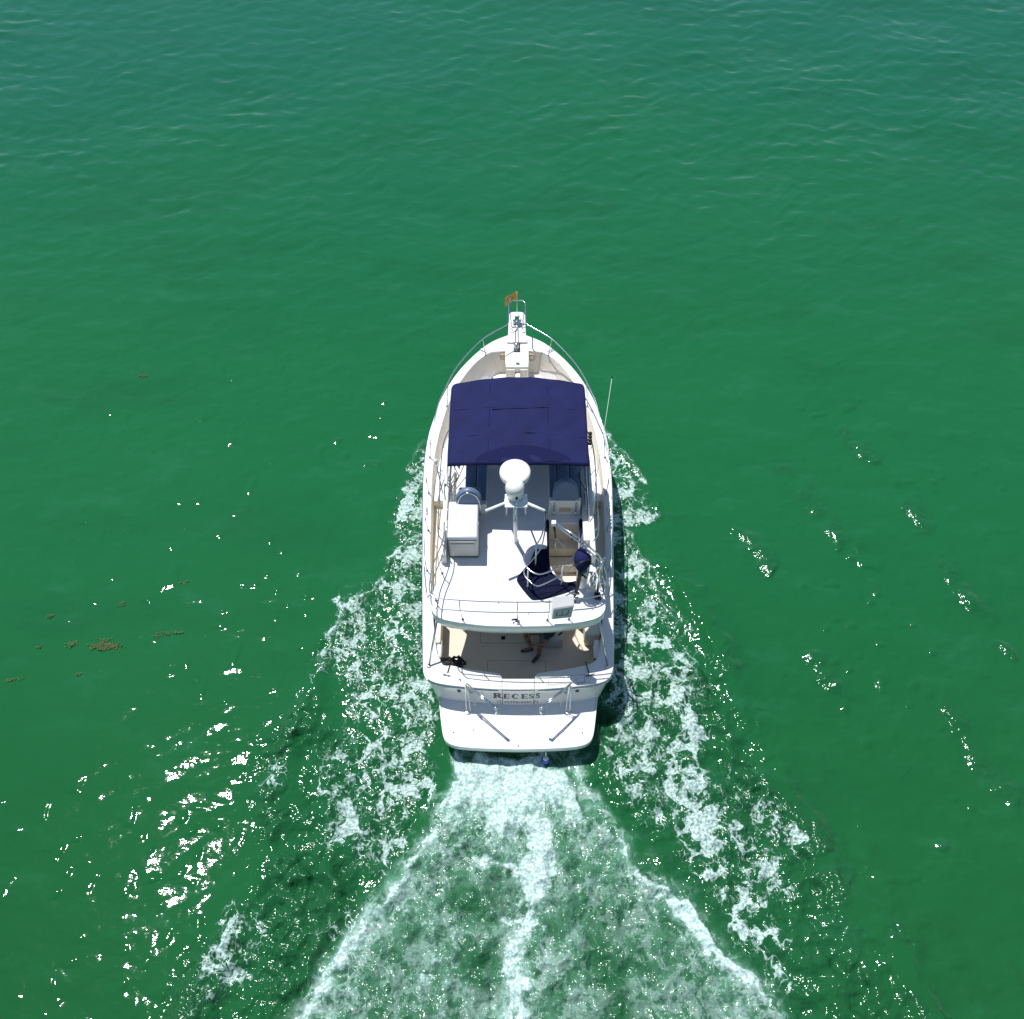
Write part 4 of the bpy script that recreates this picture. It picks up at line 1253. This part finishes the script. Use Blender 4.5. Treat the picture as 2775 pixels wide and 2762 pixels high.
# wind ripples : many short directional waves, broken up by slow noise
wr = np.random.RandomState(5)
mod1 = .45 + 1.1 * fbm(xf, yf, .13, 40, 3)
warpx = (fbm(xf, yf, .5, 60, 3) - .5) * .8; warpy = (fbm(xf, yf, .5, 70, 3) - .5) * .8
for k in range(60):
    lam = .20 * (5.5 ** wr.rand())
    th = math.radians(97 + wr.normal() * 36)
    slope = .0150
    a = slope * lam / (2 * math.pi)
    kx, ky = math.cos(th) * 2 * math.pi / lam, math.sin(th) * 2 * math.pi / lam
    Z += a * np.sin(kx * (xf + warpx) + ky * (yf + warpy) + wr.rand() * 6.28).astype(np.float32)
for k in range(6):
    lam = 3 + 5 * wr.rand(); th = math.radians(80 + wr.normal() * 30)
    Z += .010 * lam / (2 * math.pi) * np.sin(math.cos(th) * 2 * math.pi / lam * xf + math.sin(th) * 2 * math.pi / lam * yf + wr.rand() * 6.28)
far = sstep(-2, 24, yf)
Z *= mod1 * (.56 - .20 * sstep(-3, 4, yf) + 1.22 * sstep(2, 26, yf))

# ---- wake layout (metres, boat frame)
wob = lambda s, sc, sd: (fbm(xf, yf, sc, sd, 3) - .5) * s
xw = xf + wob(.75, .9, 200) + wob(.30, 2.8, 202); yw = yf + wob(.75, .9, 230) + wob(.30, 2.8, 232)
xw2 = xf + wob(.9, .45, 260) + wob(.25, 2.6, 262); yw2 = yf + wob(.9, .45, 280) + wob(.25, 2.6, 282)
crestR = [(2.3, 5.3), (2.64, 4.95), (3.23, 4.29), (3.93, 3.14), (4.67, 1.38), (4.89, -.05), (5.84, -2.47), (6.09, -3.57), (7.01, -4.66), (7.36, -5.56), (7.8, -7)]
crestL = [(-2.0, 5.1), (-2.3, 4.73), (-3.45, 3.24), (-4.5, 1.66), (-4.55, .65), (-5.03, -1.22), (-4.9, -2.6), (-4.83, -3.21), (-5.24, -3.92), (-5.54, -4.66), (-5.94, -5.56), (-6.4, -7)]
lace = np.zeros_like(xf); wash = np.zeros_like(xf); core = np.zeros_like(xf); chop = np.zeros_like(xf)
def P(pts, f=.3, w=True):
    return pmask(xw if w else xf, yw if w else yf, pts, f)
# port
lace = np.maximum(lace, .66 * P([(-1.6, 8.1), (-2.45, 7.9), (-2.80, 7.45), (-3.0, 6.87), (-3.02, 5.98), (-2.93, 5.4), (-2.3, 5.0), (-1.5, 5.0)], .22))
lace = np.maximum(lace, .45 * P([(-1.6, 5.6), (-3.05, 5.6), (-3.1, 5.0), (-2.9, 4.5), (-1.6, 4.5)], .3))
lace = np.maximum(lace, .70 * P([(-1.5, 4.8), (-2.35, 4.75), (-3.05, 3.9), (-3.5, 3.24), (-4.0, 2.78), (-4.45, 2.3), (-4.62, 1.66), (-4.5, 1.1), (-4.15, 1.7), (-3.8, 2.0), (-3.4, 1.47), (-3.15, .83), (-1.5, .6)], .25))
lace = np.maximum(lace, .70 * P([(-1.5, 1.0), (-3.25, 1.0), (-3.2, .5), (-3.15, -.2), (-3.45, -.9), (-3.2, -1.7), (-3.0, -2.3), (-2.6, -2.5), (-2.2, -2.2), (-1.95, -1.7), (-1.75, -.9), (-1.6, -.4)], .3))
lace = np.maximum(lace, .52 * P([(-3.2, -.4), (-4.3, -.9), (-4.1, -1.9), (-3.4, -2.8), (-3.1, -3.6), (-3.9, -4.4), (-3.5, -5.2), (-2.6, -3.8), (-2.1, -2.7), (-2.6, -1.5)], .4))
lace = np.maximum(lace, .42 * P([(-5.3, -1.0), (-4.75, -.7), (-4.6, -1.4), (-4.9, -1.75), (-5.4, -1.6)], .2))
lace = np.maximum(lace, .40 * P([(-5.6, -3.9), (-4.9, -3.6), (-5.0, -4.6), (-5.2, -5.6), (-6.3, -5.9)], .3))
# starboard
lace = np.maximum(lace, .68 * P([(1.6, 8.1), (2.5, 8.0), (2.83, 7.68), (3.02, 7.06), (3.15, 6.21), (3.42, 5.6), (3.3, 5.25), (2.9, 5.15), (1.6, 5.1)], .22))
lace = np.maximum(lace, .58 * P([(1.6, 5.0), (2.6, 4.95), (2.95, 4.6), (3.2, 3.86), (3.47, 2.93), (3.6, 2.2), (3.35, 1.47), (3.38, .83), (3.5, -.05), (3.85, -1.14), (4.15, -1.94), (3.9, -2.95), (3.2, -2.6), (2.7, -1.6), (2.3, -.4), (1.9, .2)], .28))
lace = np.maximum(lace, .46 * P([(3.4, 2.6), (4.0, 2.2), (4.5, 1.2), (4.3, .6), (3.6, 1.2)], .3))
lace = np.maximum(lace, .50 * P([(4.2, -1.0), (4.7, -.9), (5.5, -2.2), (5.9, -3.1), (5.4, -3.4), (4.9, -2.6)], .3))
lace = np.maximum(lace, .5 * P([(3.6, -2.6), (4.2, -2.2), (4.6, -3.3), (4.9, -4.6), (5.0, -5.8), (4.3, -5.4), (3.9, -4.1)], .4))
lace = np.maximum(lace, .44 * P([(-1.5, 5.0), (-3.0, 4.3), (-4.0, 2.9), (-4.7, 1.9), (-4.75, .9), (-4.0, 1.1), (-3.7, .2), (-3.9, -1.0), (-4.0, -2.4), (-3.4, -3.4), (-2.4, -3.2), (-1.6, -1.2)], .3))
lace = np.maximum(lace, .42 * P([(1.9, 5.0), (3.0, 4.6), (3.6, 3.2), (4.2, 2.1), (4.3, .9), (3.9, .1), (4.3, -1.2), (5.0, -2.4), (5.2, -3.9), (4.9, -5.0), (4.0, -4.2), (2.9, -2.9), (1.9, -1.6), (1.7, .2)], .35))
tear = fbm(xf * .8 + yf * .35, yf * .55 - xf * .2, 1.25, 910, 4, .6)
lace *= .52 + 1.0 * sstep(.30, .68, tear)
lace = np.clip(lace, 0, .86)
lace_body = np.clip(lace * 1.2, 0, 1)
# crests : sharp bright front edges behind which the lace trails
def crest(pts, w_out, w_in, amt, t0=0.0, t1=1.0, in_side=1, arr='lace', wx=None, wy=None):
    d, s, t = pdist(xw if wx is None else wx, yw if wy is None else wy, pts)
    inner = (s * in_side) > 0
    v = np.where(inner, 1 - sstep(0, w_in, d), 1 - sstep(0, w_out, d))
    v = v * sstep(t0, t0 + .04, t) * (1 - sstep(t1 - .08, t1, t))
    return amt * v
cl1 = [(-1.9, 5.2), (-2.33, 4.84), (-2.72, 4.29), (-3.1, 3.86), (-3.5, 3.2), (-3.85, 2.83), (-4.32, 2.34), (-4.5, 1.66), (-4.5, 1.0)]
core = np.maximum(core, crest(cl1, .05, .16, .80, in_side=-1) * (.6 + .4 * (fbm(xf, yf, 1.3, 300, 2) > .45)))
cr1 = [(2.2, 5.35), (2.64, 4.95), (2.95, 4.55), (3.25, 3.9), (3.5, 3.0), (3.6, 2.4)]
core = np.maximum(core, crest(cr1, .05, .20, .72, in_side=1))
core = np.maximum(core, crest([(2.2, 8.2), (2.55, 7.98), (2.85, 7.6), (3.03, 7.06), (3.15, 6.3)], .04, .25, .75, in_side=1))
core = np.maximum(core, crest([(-2.2, 8.15), (-2.5, 7.9), (-2.8, 7.4), (-3.0, 6.9)], .04, .16, .55, in_side=-1))
core = np.maximum(core, crest([(-1.7, -.6), (-1.75, -.2), (-1.85, .5), (-1.8, .9)], .06, .06, .5))
core = np.maximum(core, crest([(2.35, .2), (2.45, -.4), (2.6, -1.2), (2.75, -1.8), (2.95, -2.6)], .07, .07, .66))
# propeller wash
HL = [(-1.20, -.95), (-1.14, -1.5), (-1.60, -2.0), (-1.99, -2.62), (-2.34, -3.57), (-2.83, -4.19), (-3.14, -4.66), (-3.51, -5.18), (-3.9, -5.94), (-4.6, -7.4)]
HR = [(1.30, -.95), (1.40, -1.7), (1.78, -2.32), (2.19, -2.92), (2.75, -3.35), (3.22, -3.78), (3.53, -4.26), (3.83, -4.72), (4.13, -5.11), (4.36, -5.56), (4.6, -5.94), (5.2, -7.4)]
inner = pmask(xw, yw, HL + HR[::-1], .16)
aft = np.clip((-.9 - yf) / 5.0, 0, 1)
ang = np.arctan2(xw2 - .1, 2.4 - yw2); radl = np.hypot(xw2 - .1, 2.4 - yw2)
rayn = fbm(ang * 9.0, radl * .50, 1.0, 830, 5, .65)

wash = inner * (.40 - .18 * sstep(.25, .9, aft))
near = (1 - sstep(-3.0, -1.5, yf) ** 1) if False else sstep(-3.1, -1.3, yf)
wash = np.maximum(wash, inner * (.30 + .70 * near))
core = np.maximum(core, inner * 1.05 * sstep(-3.5, -1.25, yf + 1.8 * (rayn - .5) + 1.2 * (fbm(xw, yw, 1.1, 822, 4, .6) - .5)))
cloud = fbm(xw, yw, .75, 820, 5, .6)
froth = sstep(.42, .66, .65 * rayn + .35 * cloud)
core = np.maximum(core, inner * (.12 + (.34 + .16 * (1 - sstep(-.2, .9, xf))) * froth))
fine_x = wob(.30, 3.4, 870); fine_y = wob(.30, 3.4, 880)
def ridge(pts, w0, w1, amt, in_side):
    d, s, t = pdist(xw2 * .6 + xw * .4 + fine_x, yw2 * .6 + yw * .4 + fine_y, pts)
    wdt = w0 + (w1 - w0) * t
    inner_ = (s * in_side) > 0
    return amt * np.where(inner_, np.exp(-(d / (wdt * 1.3)) ** 1.3), np.exp(-(d / (wdt * .32)) ** 2)), d, t
brk = .30 + 1.15 * fbm(xf, yf, 2.2, 800, 4, .65)
a_, dL, tL = ridge(HL, .18, .50, .95, -1); core = np.maximum(core, a_ * brk)
wash = np.maximum(wash, ridge(HL, .3, .9, .62, -1)[0])
a_, dR, tR = ridge(HR, .16, .46, .95, 1); core = np.maximum(core, a_ * brk * (.75 + .5 * np.exp(-((tR - .55) / .22) ** 2)))
wash = np.maximum(wash, ridge(HR, .3, .9, .60, 1)[0])
def streak(pts, w, amt, seed):
    xs = xf + wob(.6, 1.2, seed) + fine_x * 1.3; ys = yf + wob(.4, 1.2, seed + 9) + fine_y
    d, s, t = pdist(xs, ys, pts)
    return amt * np.exp(-(d / (w * 1.25)) ** 2) * (.45 + .95 * fbm(xf, yf, 1.7, seed + 3, 3, .6))
core = np.maximum(core, streak([(.44, -.9), (.42, -1.9), (.40, -2.85)], .20, 1.1, 400))
core = np.maximum(core, streak([(.45, -2.6), (.35, -3.2), (.22, -3.7)], .30, 1.35, 410))
core = np.maximum(core, streak([(-.78, -2.9), (-.26, -3.3), (.2, -3.6), (.0, -4.1)], .18, 1.15, 420))
core = np.maximum(core, streak([(.38, -.9), (.40, -2.6), (.26, -3.6), (.06, -4.5), (-.02, -5.2), (-.2, -7.2)], .12, .98, 437))
core = np.maximum(core, streak([(.1, -4.3), (.02, -4.9), (-.18, -5.94), (-.2, -7.2)], .20, 1.15, 430))
core = np.maximum(core, streak([(-1.1, -1.6), (-.9, -2.3), (-1.3, -2.9)], .10, .62, 440))
core = np.maximum(core, streak([(.75, -1.2), (.95, -2.2), (.9, -3.1), (1.25, -4.0)], .09, .55, 450))
core = np.maximum(core, streak([(-2.1, -4.6), (-1.7, -4.9), (-1.9, -5.5), (-2.4, -6.0)], .20, .62, 460))
core = np.maximum(core, streak([(-1.7, -5.4), (-1.5, -6.1)], .18, .55, 465))
wash = np.maximum(wash, streak([(.42, -1), (.3, -3.4), (.0, -4.9), (-.2, -7)], .45, .66, 470))
hole = streak([(-.62, -3.45), (-.5, -3.95)], .30, 1.0, 480) + streak([(1.55, -4.6), (1.75, -5.2), (1.9, -5.8), (1.9, -6.6)], .28, 1.0, 484) + streak([(-.75, -4.9), (-.6, -5.3)], .2, .8, 488)
hole = np.clip(hole, 0, 1)
core *= 1 - .85 * hole; wash *= 1 - .9 * hole
# wave relief of the wake
def bump_ridge(pts, w, h, in_side=1, fade=.15):
    d, s, t = pdist(xf + wob(.3, .5, 500), yf + wob(.3, .5, 520), pts)
    sd = d * s * in_side
    return h * np.exp(-(np.where(sd > 0, sd / (w * .85), sd / (w * 1.3))) ** 2) * sstep(0, fade, t)
dR_, sR_, tR_ = pdist(xf, yf, crestR); dL_, sL_, tL_ = pdist(xf, yf, crestL)
lump = .25 + 1.5 * fbm(xf, yf, 1.3, 540, 4, .6)
Z += bump_ridge(crestR, .34, .150, 1) * lump * (1 + .45 * sstep(.4, .7, tR_)) + bump_ridge(crestL, .35, .085, -1) * lump
Z += bump_ridge([(x - 1.3, y - .9) for x, y in crestR[3:]], .33, .14, 1) * lump + bump_ridge([(x - .7, y + .1) for x, y in crestR[4:]], .26, .09, 1) * lump + bump_ridge([(x + .9, y + .2) for x, y in crestR[6:]], .26, .08, 1) * lump + bump_ridge([(x + 1.2, y - 1.0) for x, y in crestL[3:]], .35, .05, -1) * lump
for ox, oy, hh in ((1.9, 1.3, .048), (3.6, 2.6, .042), (5.4, 4.0, .038)):
    ln = [(x + ox, y + oy) for x, y in crestR[2:]]
    g_ = sstep(.48, .62, fbm(xf, yf, .9, 950 + int(ox * 10), 3))
    Z += bump_ridge(ln, .22, hh, 1) * lump * g_
    d_, s_, t_ = pdist(xf, yf, ln)
    swell_chop = np.exp(-(d_ / .3) ** 2) * g_ if ox < 2 else np.maximum(swell_chop, np.exp(-(d_ / .3) ** 2) * g_)
Z += bump_ridge(HL, .22, .09, -1, .1) * lump + bump_ridge(HR, .22, .09, 1, .1) * lump
chop = np.clip(lace_body * 1.05 + inner * .95 + core * .5, 0, 1)
patch = sstep(.50, .62, fbm(xf, yf, .55, 600, 3))
band = np.exp(-(dR_ / .50) ** 2) * sstep(.25, .45, tR_) + np.exp(-(dL_ / .55) ** 2) * sstep(.35, .5, tL_)
patch2 = sstep(.34, .50, fbm(xf, yf, .75, 610, 3))
chop = np.maximum(chop, np.clip(band, 0, 1) * 1.3 * patch2)
between = pmask(xf, yf, [(-2.3, -1.5), (-4.4, .2), (-5.6, -5.9), (-6.6, -7.4), (-4.4, -7.4), (-3.2, -4.8)], .6)
between = np.maximum(between, pmask(xf, yf, [(1.4, .6), (3.2, 1.5), (4.4, 1.4), (5.2, -1.2), (6.4, -3.6), (7.6, -7.4), (5.2, -7.4), (3.5, -4.2), (1.4, -1.6)], .4))
chop = np.maximum(chop, between * (.60 + .55 * patch))
chop = np.maximum(chop, swell_chop * .55)
ch = (np.abs(fbm(xf, yf, 1.9, 700, 2, .5) - .5) * -2 + .3) * .07
ch += (fbm(xf, yf, 4.2, 720, 2, .5) - .5) * .085
arms = np.clip(between + band, 0, 1) * (1 - inner)
Z += ch * chop * (1.2 + 1.2 * inner + 1.5 * arms)
fx_ = vnoise(xf + warpx, yf * 1.25 + warpy, 3.4, 890)
gate = sstep(.46, .62, fbm(xf * .6 + yf * .5, yf - xf * .3, .30, 895, 3)) * .8 + .35
Z += sstep(.74, 1.0, fx_) * .030 * gate * (1 - sstep(4, 20, yf)) * (.35 + .65 * sstep(-14, 2, xf) + .25 * sstep(2, 8, xf))
Z += core * .03
# keep the hull dry: nothing pokes through the platform
# lone ripples thrown outward, each catching the sun
Z += (fbm(xf, yf, 1.15, 860, 3, .5) - .5) * .05 * np.clip(np.exp(-(dR_ / 1.3) ** 2) * sstep(.1, .4, tR_) + np.exp(-(dL_ / 1.3) ** 2) * sstep(.1, .4, tL_), 0, 1)
Z = np.clip(Z, -.16, .17)
# fade relief to zero at the rim of this patch
edge = np.minimum(sstep(-1.0, -.965, np.repeat(U[None, :], NR, 0).ravel()), 1 - sstep(.965, 1.0, np.repeat(U[None, :], NR, 0).ravel()))
ri = np.repeat(np.arange(NR)[:, None], NC, 1).ravel() / (NR - 1)
edge *= sstep(0, .03, ri) * (1 - sstep(.97, 1, ri))
Z *= edge

nv = NR * NC
co3 = np.empty((nv, 3), np.float32); co3[:, 0] = xf; co3[:, 1] = yf; co3[:, 2] = Z
idx = np.arange(nv).reshape(NR, NC)
q = np.stack([idx[:-1, :-1], idx[:-1, 1:], idx[1:, 1:], idx[1:, :-1]], -1).reshape(-1, 4)
# outer sheet to the horizon
BIG = 6000.0
c0 = nv
ext = np.array([[-BIG, -BIG, 0], [BIG, -BIG, 0], [BIG, BIG, 0], [-BIG, BIG, 0]], np.float32)
corner = [idx[0, 0], idx[0, -1], idx[-1, -1], idx[-1, 0]]
co3 = np.vstack([co3, ext])
qe = np.array([[c0, c0 + 1, corner[1], corner[0]], [c0 + 1, c0 + 2, corner[2], corner[1]], [c0 + 2, c0 + 3, corner[3], corner[2]], [c0 + 3, c0, corner[0], corner[3]]])
q = np.vstack([q, qe]).astype(np.int32)
me = bpy.data.meshes.new('water')
me.vertices.add(len(co3)); me.vertices.foreach_set('co', co3.ravel())
me.loops.add(q.size); me.loops.foreach_set('vertex_index', q.ravel())
me.polygons.add(len(q))
me.polygons.foreach_set('loop_start', np.arange(len(q), dtype=np.int32) * 4)
me.polygons.foreach_set('loop_total', np.full(len(q), 4, np.int32))
me.polygons.foreach_set('use_smooth', np.ones(len(q), bool))
me.update(calc_edges=True)
for nm, ar in (('lace', lace), ('wash', wash), ('core', core), ('chop', chop), ('rim', 1 - edge)):
    at = me.attributes.new(nm, 'FLOAT', 'POINT')
    at.data.foreach_set('value', np.concatenate([np.clip(ar, 0, 1), np.full(4, 1.0 if nm == 'rim' else 0.0)]).astype(np.float32))

# water material: turbid green body, foam grown from the wake masks
wm = bpy.data.materials.new('sea_water')
wm.use_nodes = True
T = wm.node_tree; N = T.nodes; Lk = T.links
bs = N['Principled BSDF']
def nd(t, **k):
    n = N.new(t)
    for a, b in k.items(): setattr(n, a, b)
    return n
def inp(n, i, v):
    if hasattr(v, 'is_linked') or isinstance(v, bpy.types.NodeSocket): Lk.new(v, n.inputs[i])
    else: n.inputs[i].default_value = v
def math_(op, a, b=0.0, c=0.0, clamp=False):
    n = nd('ShaderNodeMath', operation=op, use_clamp=clamp)
    inp(n, 0, a); inp(n, 1, b)
    if len(n.inputs) > 2: inp(n, 2, c)
    return n.outputs[0]
def ss(v, a, b):
    n = nd('ShaderNodeMapRange', interpolation_type='SMOOTHSTEP')
    inp(n, 0, v); inp(n, 1, a); inp(n, 2, b); n.inputs[3].default_value = 0; n.inputs[4].default_value = 1
    return n.outputs[0]
def noise(vec, scale, det=5, rough=.6, dist_=0.0, out='Fac'):
    n = nd('ShaderNodeTexNoise')
    inp(n, 'Vector', vec); n.inputs['Scale'].default_value = scale; n.inputs['Detail'].default_value = det
    n.inputs['Roughness'].default_value = rough; n.inputs['Distortion'].default_value = dist_
    return n.outputs[out]
def attr(nm):
    a = nd('ShaderNodeAttribute'); a.attribute_name = nm
    return a.outputs['Fac']
def vmath(op, a, b=None):
    n = nd('ShaderNodeVectorMath', operation=op)
    inp(n, 0, a)
    if b is not None: inp(n, 1, b)
    return n.outputs[0]
def mixc(f, a, b):
    n = nd('ShaderNodeMix', data_type='RGBA')
    inp(n, 0, f)
    for i, v in ((6, a), (7, b)):
        if isinstance(v, tuple): n.inputs[i].default_value = (*v, 1)
        else: Lk.new(v, n.inputs[i])
    return n.outputs[2]
tc = nd('ShaderNodeTexCoord')
pos = tc.outputs['Object']
flat = vmath('MULTIPLY', pos, (1, 1, 0))
wv = nd('ShaderNodeTexNoise'); Lk.new(flat, wv.inputs['Vector']); wv.inputs['Scale'].default_value = 1.6; wv.inputs['Detail'].default_value = 3
off = nd('ShaderNodeVectorMath', operation='SCALE')
sb = vmath('SUBTRACT', wv.outputs['Color'], (.5, .5, .5)); Lk.new(sb, off.inputs[0]); off.inputs['Scale'].default_value = .55
wp = vmath('ADD', flat, off.outputs[0])
aL, aW, aC, aH = attr('lace'), attr('wash'), attr('core'), attr('chop')
# lace foam : thin network plus torn clumps
n_a = noise(wp, 1.5, 4, .55)
n_b = noise(flat, 7.5, 5, .62)
def ridged(v, p):
    r = math_('SUBTRACT', 1.0, math_('ABSOLUTE', math_('MULTIPLY_ADD', v, 2.0, -1.0)))
    return math_('POWER', r, p)
wv2 = nd('ShaderNodeTexNoise'); Lk.new(flat, wv2.inputs['Vector']); wv2.inputs['Scale'].default_value = 6.0; wv2.inputs['Detail'].default_value = 3
off2 = nd('ShaderNodeVectorMath', operation='SCALE')
Lk.new(vmath('SUBTRACT', wv2.outputs['Color'], (.5, .5, .5)), off2.inputs[0]); off2.inputs['Scale'].default_value = .26
wq = vmath('ADD', vmath('MULTIPLY', wp, (1.0, .72, 1.0)), off2.outputs[0])
def vor(scale):
    v = nd('ShaderNodeTexVoronoi', feature='DISTANCE_TO_EDGE'); Lk.new(wq, v.inputs['Vector']); v.inputs['Scale'].default_value = scale
    return v.outputs['Distance']
n_f = noise(flat, 17.0, 3, .6)
n_g = noise(flat, 2.3, 4, .6)
n_h = noise(flat, 5.0, 3, .55)
wA = math_('MULTIPLY', math_('MULTIPLY_ADD', n_a, 2.0, -.88), aL)
wB = math_('MULTIPLY', math_('MULTIPLY_ADD', n_g, 2.2, -1.06), aL)
wC = math_('MULTIPLY', math_('MULTIPLY_ADD', n_h, 2.1, -1.02), aL)
f1 = ss(math_('SUBTRACT', wA, vor(2.7)), .0, .09)
f2 = ss(math_('SUBTRACT', wB, vor(5.2)), .0, .12)
f3 = ss(math_('SUBTRACT', wC, vor(9.5)), .0, .16)
foamL = math_('MAXIMUM', math_('MAXIMUM', f1, math_('MULTIPLY', f2, .9)), math_('MULTIPLY', f3, .65))
foamL = math_('MULTIPLY', foamL, math_('MULTIPLY_ADD', ss(n_f, .25, .6), .45, .55))
foamL = math_('MULTIPLY', foamL, ss(aL, .02, .2))
web = math_('MAXIMUM', ss(math_('SUBTRACT', math_('MULTIPLY_ADD', n_a, 1.6, -.70), vor(4.0)), .0, .12), math_('MULTIPLY', ss(math_('SUBTRACT', math_('MULTIPLY_ADD', n_g, 1.8, -.84), vor(8.0)), .0, .14), .8))
# dense streaks / ridges
n_c = noise(wp, 4.5, 6, .74)
thc = math_('SUBTRACT', .92, math_('MULTIPLY', aC, .72))
foamC = ss(n_c, thc, math_('ADD', thc, .26))
foamC = math_('MULTIPLY', foamC, ss(aC, .02, .25))
# aerated milky water
n_d = noise(wp, 1.9, 5, .66, .6)
air = math_('MULTIPLY', aW, math_('ADD', .15, math_('MULTIPLY', ss(n_d, .36, .66), 1.25)))
air = math_('ADD', air, math_('MULTIPLY', aC, .35), clamp=True)
n_e = noise(wp, 15.0, 5, .75)
foamW = math_('MULTIPLY', ss(math_('ADD', n_e, math_('MULTIPLY', air, .30)), .66, .86), aW)
foam = math_('MAXIMUM', math_('MAXIMUM', math_('MULTIPLY', foamL, math_('MULTIPLY_ADD', n_a, .7, .42)), foamC), math_('MAXIMUM', math_('MULTIPLY', foamW, .42), math_('MULTIPLY', math_('MULTIPLY', web, aW), .85)))
# body colour
big = noise(flat, .06, 3, .5)
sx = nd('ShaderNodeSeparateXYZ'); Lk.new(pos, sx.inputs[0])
body = mixc(ss(sx.outputs['Y'], -8.0, 9.0), (.009, .088, .022), (.009, .112, .036))  # lighter and bluer with distance: sky reflection put into the body colour
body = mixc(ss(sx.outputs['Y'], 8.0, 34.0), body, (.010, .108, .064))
body = mixc(math_('MULTIPLY', ss(big, .35, .65), .30), body, (.015, .125, .040))
wm_ = nd('ShaderNodeMapping'); Lk.new(wp, wm_.inputs[0]); wm_.inputs['Scale'].default_value = (.55, 1.5, 1); wm_.inputs['Rotation'].default_value = (0, 0, .5)
body = mixc(math_('MULTIPLY', ss(noise(wm_.outputs[0], .9, 6, .65), .50, .78), .28), body, (.030, .165, .085))  # pale teal wisps: sky reflected in faint ripples, painted into the colour
body = mixc(math_('MULTIPLY', ss(noise(wm_.outputs[0], .35, 4, .6), .48, .7), .25), body, (.008, .070, .022))
body = mixc(math_('MULTIPLY', aH, .28), body, (.012, .062, .028))
body = mixc(math_('MULTIPLY', air, .60), body, (.20, .42, .30))
fcol = mixc(ss(n_f, .35, .62), (.27, .50, .42), (.68, .76, .75))
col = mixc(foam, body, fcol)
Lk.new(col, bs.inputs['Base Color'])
bs.inputs['IOR'].default_value = 1.333
rg = math_('ADD', math_('MULTIPLY_ADD', aH, .115, .045), math_('MULTIPLY', ss(foam, .35, .9), .5))
Lk.new(rg, bs.inputs['Roughness'])
# fine ripples
sp = nd('ShaderNodeMapping'); Lk.new(flat, sp.inputs[0]); sp.inputs['Scale'].default_value = (1.0, 1.7, 1.0)
r1 = noise(sp.outputs[0], 3.4, 3, .5)
r2 = noise(flat, 7.0, 2, .5)
hgt = math_('ADD', math_('MULTIPLY', r1, .009), math_('MULTIPLY', math_('MULTIPLY', r2, aH), .075))

rimw = noise(sp.outputs[0], 1.5, 4, .55)      # the open sea beyond the modelled relief carries the same ripples
hgt = math_('ADD', hgt, math_('MULTIPLY', math_('MULTIPLY', rimw, attr('rim')), .042))
bp = nd('ShaderNodeBump'); bp.inputs['Strength'].default_value = 1.0; bp.inputs['Distance'].default_value = 1.0
Lk.new(hgt, bp.inputs['Height'])
Lk.new(bp.outputs[0], bs.inputs['Normal'])
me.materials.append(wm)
water = bpy.data.objects.new('water', me)
COL.objects.link(water)
water['kind'] = 'structure'
